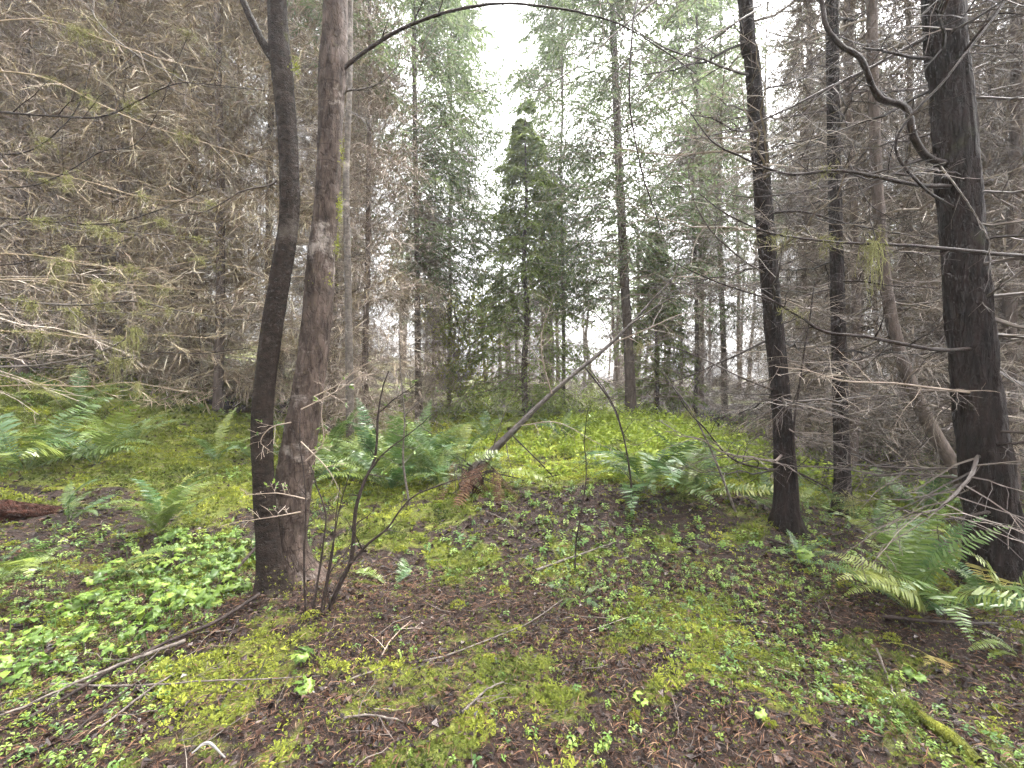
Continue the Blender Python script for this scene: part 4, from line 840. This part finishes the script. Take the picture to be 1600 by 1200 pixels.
# ================================================================== herbs with lobed pale leaves
def lobed_leaf(seed):
    """a leaf of three folded, toothed leaflets, 1 unit long, lying along +X"""
    r = np.random.default_rng(seed); mb = MB()
    for a in (-1.05, 0.0, 1.05):
        a += r.uniform(-0.12, 0.12); L = r.uniform(0.8, 1.0) * (1.0 if a == 0 else 0.9)
        c, s = np.cos(a), np.sin(a); st = np.linspace(0.04, 1, 6); wd = np.array([0.02, 0.16, 0.27, 0.31, 0.20, 0.0]) * r.uniform(0.85, 1.1); jag = np.array([0, .05, -.05, .07, -.04, 0])
        mid = np.column_stack([st * L, 0 * st, 0.10 * np.sin(st * 3) - 0.22 * st ** 2]); v = []
        for q in range(6):
            for sg in (-1, 0, 1): v.append(mid[q] + np.array([jag[q] * abs(sg) * 2, sg * wd[q], abs(sg) * (0.10 * wd[q]) - 0.05 * abs(sg)]))
        v = np.array(v); v = np.column_stack([v[:, 0] * c - v[:, 1] * s, v[:, 0] * s + v[:, 1] * c, v[:, 2]])
        f = [[q * 3 + z, q * 3 + z + 1, q * 3 + z + 4, q * 3 + z + 3] for q in range(5) for z in (0, 1)]
        mb.add(v, quads=f, rnd=np.tile([0.75, 0.35, 0.75], 6) + r.uniform(-.1, .1))
    return mb.mesh('leaf', M['herb'], True)
LL = [lobed_leaf(q) for q in range(5)]
mb = MB(); tubes(mb, np.array([[[0, 0, -0.02], [0.01, 0, 0.4], [0.03, 0.01, 0.75], [0.03, 0.03, 1.0]]]), np.array([[0.018, 0.015, 0.012, 0.010]]), 5, np.array([0.3]))
STEM = mb.mesh('stem', M['sprout'])
def herb(loc, h, n, L, label, group=None):
    L *= 1.08; e = empty('leafy_herb', tuple(loc), label, 'herb', group); e.rotation_euler = (rng.normal(0, 0.12), rng.normal(0, 0.12), rng.random() * 6.28)
    part('stem', STEM, e, sc=(0.18, 0.18, h))
    for q in range(n):
        a = q * 6.283 / n + rng.uniform(-0.4, 0.4); z = h * rng.uniform(0.7, 1.02)
        part('leaf', LL[int(rng.integers(5))], e, (0.015 * math.cos(a), 0.015 * math.sin(a), z), (rng.normal(0, 0.35), rng.uniform(-0.25, 0.6), a), L * rng.uniform(0.5, 1.2))
def inside(poly, x, y):
    c = False
    for (x1, y1), (x2, y2) in zip(poly, poly[1:] + poly[:1]):
        if (y1 > y) != (y2 > y) and x < (x2 - x1) * (y - y1) / (y2 - y1) + x1: c = not c
    return c
HP = [tuple(G(a, b)[:2]) for a, b in ((-20, 1130), (100, 1060), (260, 1010), (390, 930), (390, 850), (300, 835), (180, 870), (90, 960), (-20, 1000))]
xs, ys = [q[0] for q in HP], [q[1] for q in HP]; done = []; tries = 0
while len(done) < 140 and tries < 5000:
    tries += 1; x, y = rng.uniform(min(xs), max(xs)), rng.uniform(min(ys), max(ys))
    if not inside(HP, x, y) or any((x - a) ** 2 + (y - b) ** 2 < 0.058 ** 2 for a, b in done): continue
    done.append((x, y)); herb((x, y, Hs(x, y)), rng.uniform(0.04, 0.15), int(rng.integers(3, 6)), rng.uniform(0.038, 0.066), 'pale green lobed-leaf herb in the lush patch left of the dark bent stem', 'pale green herbs left of the dark stem')
herb(gp(470, 1045), 0.10, 5, 0.075, 'lone bright lobed-leaf herb on dark litter, the upper of two'); herb(gp(472, 1085), 0.04, 5, 0.06, 'lone bright lobed-leaf herb on dark litter, the lower of two')
herb(gp(1425, 1065), 0.05, 4, 0.05, 'small bright herb beside the short yellowing fern frond')
herb(gp(1255, 885), 0.12, 5, 0.07, 'lobed-leaf herb in front of the leaning dark trunk'); herb(gp(1060, 850), 0.05, 4, 0.05, 'little herb at the edge of the litter knoll')
for (a, b) in ((420, 960), (525, 880), (700, 850), (1120, 1080), (1180, 1130), (1000, 1110), (590, 850), (1290, 1100)): herb(gp(a, b), 0.05, 3, 0.038, 'single tiny pale seedling with a few leaves on the open litter', 'tiny seedlings on the open litter')

# ================================================================== leafless shrubs and saplings
def shrub(name, label, base_px, limbs, d, m='wood_dark', tw=(7, 3), L1=0.2, L2=0.08, buds=0.15, cat='shrub'):
    b = gp(*base_px); e = empty(name, tuple(b), label, cat)
    for (pl, r0, r1) in limbs:
        w = world_pts(pl, d); w[0] = w[0] if pl[0][1] < base_px[1] - 25 else [w[0][0], w[0][1], min(w[0][2], Hs(w[0][0], w[0][1]) - 0.02)]
        limb(e, b, w, r0 * 1.35, r1 * 1.3, m, name='stem', tw=tw, L1=L1, L2=L2, n=6, rings=30, buds=buds, rough=0.06)
    return e
dS = G(515, 950)[1]
shrub('leafless_shrub', 'dark leafless many-stemmed shrub right of the alder foot', (515, 950),
    [([(512, 955), (535, 905), (550, 870), (556, 800), (570, 755), (586, 718), (592, 660), (598, 620), (612, 580)], 0.013, 0.003), ([(540, 890), (575, 850), (605, 825), (640, 780), (690, 756), (745, 738)], 0.008, 0.002), ([(578, 735), (600, 710), (640, 680), (680, 650)], 0.006, 0.002), ([(598, 640), (620, 620), (650, 600)], 0.004, 0.002)], dS)
shrub('leafless_shrub', 'thin upright bare stems sprouting close against the alder foot', (480, 935),
    [([(478, 940), (475, 880), (478, 800), (476, 740), (470, 690), (468, 630)], 0.006, 0.002), ([(488, 940), (500, 880), (508, 810), (495, 760), (480, 720)], 0.006, 0.002), ([(500, 938), (515, 880), (525, 820), (530, 760)], 0.005, 0.0015), ([(505, 935), (520, 860), (530, 790), (545, 740)], 0.004, 0.0015), ([(520, 940), (512, 915), (520, 890), (545, 860), (560, 820)], 0.004, 0.0015)], dS - 0.05, tw=(6, 2), L1=0.12, L2=0.05)
d9 = G(898, 895)[1]
shrub('bare_sapling', 'thin upright bare sapling in the middle of the litter clearing', (898, 895), [([(898, 898), (900, 850), (908, 800), (915, 740), (912, 690), (918, 640)], 0.006, 0.002)], d9, tw=(8, 2), L1=0.18, L2=0.07)
d10 = G(1000, 790)[1]
shrub('bare_sapling', 'curved dark sapling rising through the rust-skirted fern', (985, 790), [([(988, 792), (985, 740), (975, 680), (960, 630), (925, 575)], 0.010, 0.003)], d10, tw=(7, 3), L1=0.3, L2=0.1)
d11 = G(660, 770)[1]
shrub('bare_sapling', 'slight bare sapling standing among the ferns left of the trail', (640, 790), [([(640, 790), (630, 720), (632, 650), (625, 580), (622, 500)], 0.010, 0.003), ([(632, 650), (670, 610), (690, 560)], 0.005, 0.002)], G(640, 790)[1], m='wood_grey', tw=(9, 3), L1=0.35, L2=0.12)
shrub('bare_sapling', 'straight slim dead sapling leaning against the forked tree D'.replace(' the forked tree D', ' the leaning dark trunk'), (1248, 845), [([(1248, 848), (1246, 760), (1240, 680), (1250, 600), (1262, 520), (1275, 440)], 0.012, 0.004)], 4.3, m='wood_dark', tw=(8, 3), L1=0.35, L2=0.12)
shrub('bare_sapling', 'thin grey sapling slanting at the far right side of the undergrowth', (1150, 800), [([(1150, 800), (1110, 700), (1080, 640), (1050, 600), (1040, 585)], 0.010, 0.004)], G(1150, 800)[1], m='wood_grey', tw=(7, 3), L1=0.35, L2=0.12)
# golden shrub at the far end of the trail
xg, yg = -1.75, 15.2
e = empty('golden_shrub', (xg, yg, Hs(xg, yg)), 'sunlit yellow-green shrub glowing at the far end of the trail', 'shrub')
mb = MB(); bp, br = whorl_branches(0.2, 3.0, 0.25, 5, lambda z: 1.5 + 0.2 * z, 0.9, 6, 0.05, 0.02, -0.1, 0.2); tubes(mb, bp, br, 4); tw_, tr_ = grow(bp, br, 9, 0.2, 1, 0.7, 0.8, 0.3, 0.05, 4, 0.06, 0.006); tubes(mb, tw_, np.maximum(tr_, 0.003), 3)
part('stem', mb.mesh('stem', M['twig']), e)
mb = MB(); blades(mb, tw_, 9, 0.12, 0.08, 0.9, flat=0.3, droop=0.15); part('foliage', mb.mesh('foliage', M['gold']), e)

# ================================================================== root clump, logs, sticks
def lump(name, c, rx, ry, rz, m, seed, parent=None, nn=(28, 18), amp=0.35, loc=(0, 0, 0)):
    u = np.linspace(0, 2 * np.pi, nn[0], endpoint=False); w = np.linspace(0.05, np.pi - 0.05, nn[1]); U, W = np.meshgrid(u, w, indexing='ij')
    n = np.stack([np.cos(U) * np.sin(W), np.sin(U) * np.sin(W), np.cos(W)], -1)
    d = 1 + amp * 2 * (fbm(n[..., 0] * 2.1 + seed, n[..., 1] * 2.1 + n[..., 2] * 1.7, seed, 4) - 0.5)
    v = n * np.array([rx, ry, rz]) * d[..., None]; i, j = np.meshgrid(np.arange(nn[0]), np.arange(nn[1] - 1), indexing='ij'); i2 = (i + 1) % nn[0]
    mb = MB(); mb.add(v, quads=np.stack([i * nn[1] + j, i * nn[1] + j + 1, i2 * nn[1] + j + 1, i2 * nn[1] + j], -1)); return mb.mesh(name, M[m], True)
bK = gp(735, 765); e = empty('root_clump', tuple(bK), 'dark root clump hung with rust-brown dead fronds at the sapling foot', 'roots')
part('stump', lump('stump', bK, 0.13, 0.11, 0.15, 'wood_dark', 5, amp=0.95, nn=(40, 26)), e, (0.02, 0, 0.10))
for q in range(22): part('dead_frond' if q % 4 else 'frond', FD[q % 3] if q % 4 else FR[q % 7], e, (rng.uniform(-0.2, 0.35), rng.uniform(-0.3, 0.05), rng.uniform(0.15, 0.38)), (rng.normal(0, 0.4), rng.uniform(-0.1, 0.5), rng.uniform(-3.0, 0.5)), rng.uniform(0.4, 0.95))
for q in range(14):
    a = rng.uniform(-3.3, 0.4); l = rng.uniform(0.3, 0.6); w = np.array([[0, 0, rng.uniform(0.1, 0.35)], [l * 0.5 * math.cos(a), l * 0.5 * math.sin(a), rng.uniform(0.1, 0.4)], [l * math.cos(a + .4), l * math.sin(a + .4), rng.uniform(-0.05, 0.3)]]) + bK; limb(e, bK, w, 0.010, 0.003, 'wood_dark', name='root', tw=(6, 3), L1=0.22, L2=0.09, rings=12)
def stick(label, pl, r0, r1, m, tw=(4, 2), lift=0.0, name='fallen_branch', L1=0.2, group=None, n=8):
    """a branch lying on the ground; each point of pl is where it touches the floor in the picture"""
    w = np.array([gp(a, b, r0 * 0.6 + (c[0] if c else 0) + lift) for a, b, *c in pl]); b = w[0]
    e = empty(name, tuple(b), label, 'branch', group); limb(e, b, w, r0, r1, m, name='stem', tw=tw, L1=L1, L2=0.06, rings=30, n=n, rough=0.09, flat=0.9, up=0.05)
stick('thick dark fallen branch running from the stem foot down to the lower picture corner', [(405, 945, .05), (340, 985, .05), (260, 1020, .04), (170, 1065, .03), (70, 1120, .02), (-30, 1165)], 0.012, 0.006, 'wood_dark')
stick('pale split fallen branch beside the herbs, parallel to the dark one', [(290, 1015, .04), (220, 1045, .04), (120, 1085, .03), (0, 1145, .02)], 0.010, 0.004, 'wood_grey')
stick('dark stick slanting up to rest against the alder trunk', [(335, 925, .0), (375, 900, .08), (410, 872, .16), (450, 842, .30), (490, 815, .42)], 0.016, 0.008, 'wood_dark', tw=(2, 2))
stick('long thin level stick crossing the litter below the dark stem', [(80, 1080, .02), (200, 1082, .02), (330, 1075, .03), (440, 1066, .02), (560, 1060)], 0.0055, 0.002, 'wood_grey')
stick('thin curved stick leading to the small flat fern', [(520, 1075), (600, 1048, .01), (690, 1032, .02), (760, 1010, .03), (830, 980, .03), (880, 948, .05)], 0.005, 0.003, 'wood_grey')
stick('short pale bleached stick lying behind the small flat fern', [(838, 900, .03), (890, 880, .03), (965, 858, .02)], 0.012, 0.006, 'wood_grey', tw=(1, 1))
stick('short bent grey twig at the bottom of the litter clearing', [(520, 1130), (580, 1128, .02), (640, 1140)], 0.006, 0.003, 'wood_grey', tw=(1, 1))
stick('faint thin stick lying at the foot of the leafless shrub', [(590, 1040), (610, 1010, .03), (640, 975, .02)], 0.005, 0.002, 'twig', tw=(2, 1))
stick('slim stick standing out of the litter right of centre', [(1370, 1020, .02), (1385, 1060, .02), (1400, 1100, .01)], 0.006, 0.003, 'wood_grey', tw=(1, 1))
stick('long brown branch lying on litter below the largest right-hand fern', [(1380, 975, .03), (1460, 985, .03), (1540, 985, .03), (1620, 980)], 0.012, 0.007, 'wood_dark', tw=(2, 1))
stick('thin twig lying across litter at the lower right', [(1110, 1020), (1180, 1040, .01), (1250, 1050)], 0.004, 0.002, 'twig', tw=(2, 1))
stick('dark branch in shade leading to the foot of the leaning trunk', [(1200, 850, .03), (1260, 870, .03), (1300, 895)], 0.014, 0.008, 'wood_dark', tw=(3, 2))
for q, (a, b, c, d, lab) in enumerate([(60, 1040, -30, 1120, 'grey stick at the lower picture corner under the herbs'), (330, 1120, 420, 1030, 'thin dark stick pointing at the lone bright herbs'), (150, 1150, 330, 1020, 'slim brown stick crossing the lower corner below the dark branch'), (60, 1200, 240, 1060, 'lowest slanting stick near the picture corner'), (760, 800, 820, 840, 'small pale stick on the face of the litter knoll'), (720, 1120, 800, 1060, 'tiny forked twig in the centre of the near litter')]):
    stick(lab, [(a, b), ((a + c) / 2, (b + d) / 2, .03), (c, d)], 0.006, 0.003, ['wood_dark', 'wood_dark', 'wood_grey', 'wood_dark', 'wood_grey', 'wood_grey'][q], tw=(3, 2))
# rotten log at the left
p0, p1, p2 = gp(-60, 812, 0.02), gp(40, 806, 0.03), gp(125, 796, -0.06)
single('rotten_log', trunk_mesh('rotten_log', np.array([p0, (p0 + p1) / 2 + [0, 0, .02], p1, p2]), np.array([0.12, 0.11, 0.09, 0.04]), 30, 90, M['rotten'], 0.5, flare=0, seed=33), 'dark red-brown rotten log under ferns at the picture edge', 'log')
pp = [gp(1415, 1105, 0.01), gp(1450, 1135, 0.02), gp(1490, 1165, 0.02), gp(1530, 1200, 0.01)]
single('mossy_log', trunk_mesh('mossy_log', np.array(pp), np.array([0.012, 0.026, 0.030, 0.024]), 18, 60, M['mossy'], 0.22, flare=0, seed=35, fz=12), 'short curved moss-covered log at the lower right corner', 'log')
pp = [gp(300, 1192, 0.03), gp(325, 1188, 0.055), gp(352, 1194, 0.02)]
single('lichened_stick', trunk_mesh('lichened_stick', np.array(pp), np.array([0.003, 0.005, 0.002]), 14, 50, M['lichen_white'], 0.6, flare=0, seed=36, fz=30), 'white lichen-crusted stick end at the bottom edge', 'stick')
print('scene done', sum(len(m.loops) - 2 * len(m.polygons) for m in bpy.data.meshes), 'triangles', len(bpy.data.objects), 'objects')

# ================================================================== thin air volume added to imitate veiling glare
hz = MB(); bx = np.array([[a, b, c] for a in (-140, 140) for b in (-30, 160) for c in (-4.0, 34.0)], float)
hz.add(bx, quads=[[0, 1, 3, 2], [4, 6, 7, 5], [0, 4, 5, 1], [2, 3, 7, 6], [0, 2, 6, 4], [1, 5, 7, 3]])
def glare_haze_mat(nt, out):
    v = nt.nodes.new('ShaderNodeVolumePrincipled'); v.inputs['Color'].default_value = (0.95, 0.96, 1.0, 1); v.inputs['Density'].default_value = GLARE_HAZE; v.inputs['Anisotropy'].default_value = 0.3
    nt.links.new(v.outputs[0], out.inputs['Volume'])
GLARE_HAZE = 0.0020
single('glare_haze', hz.mesh('glare_haze', mat('glare_haze', glare_haze_mat)), 'thin pale air volume added as a glare veil over the far trees', 'glare_haze', kind='stuff')
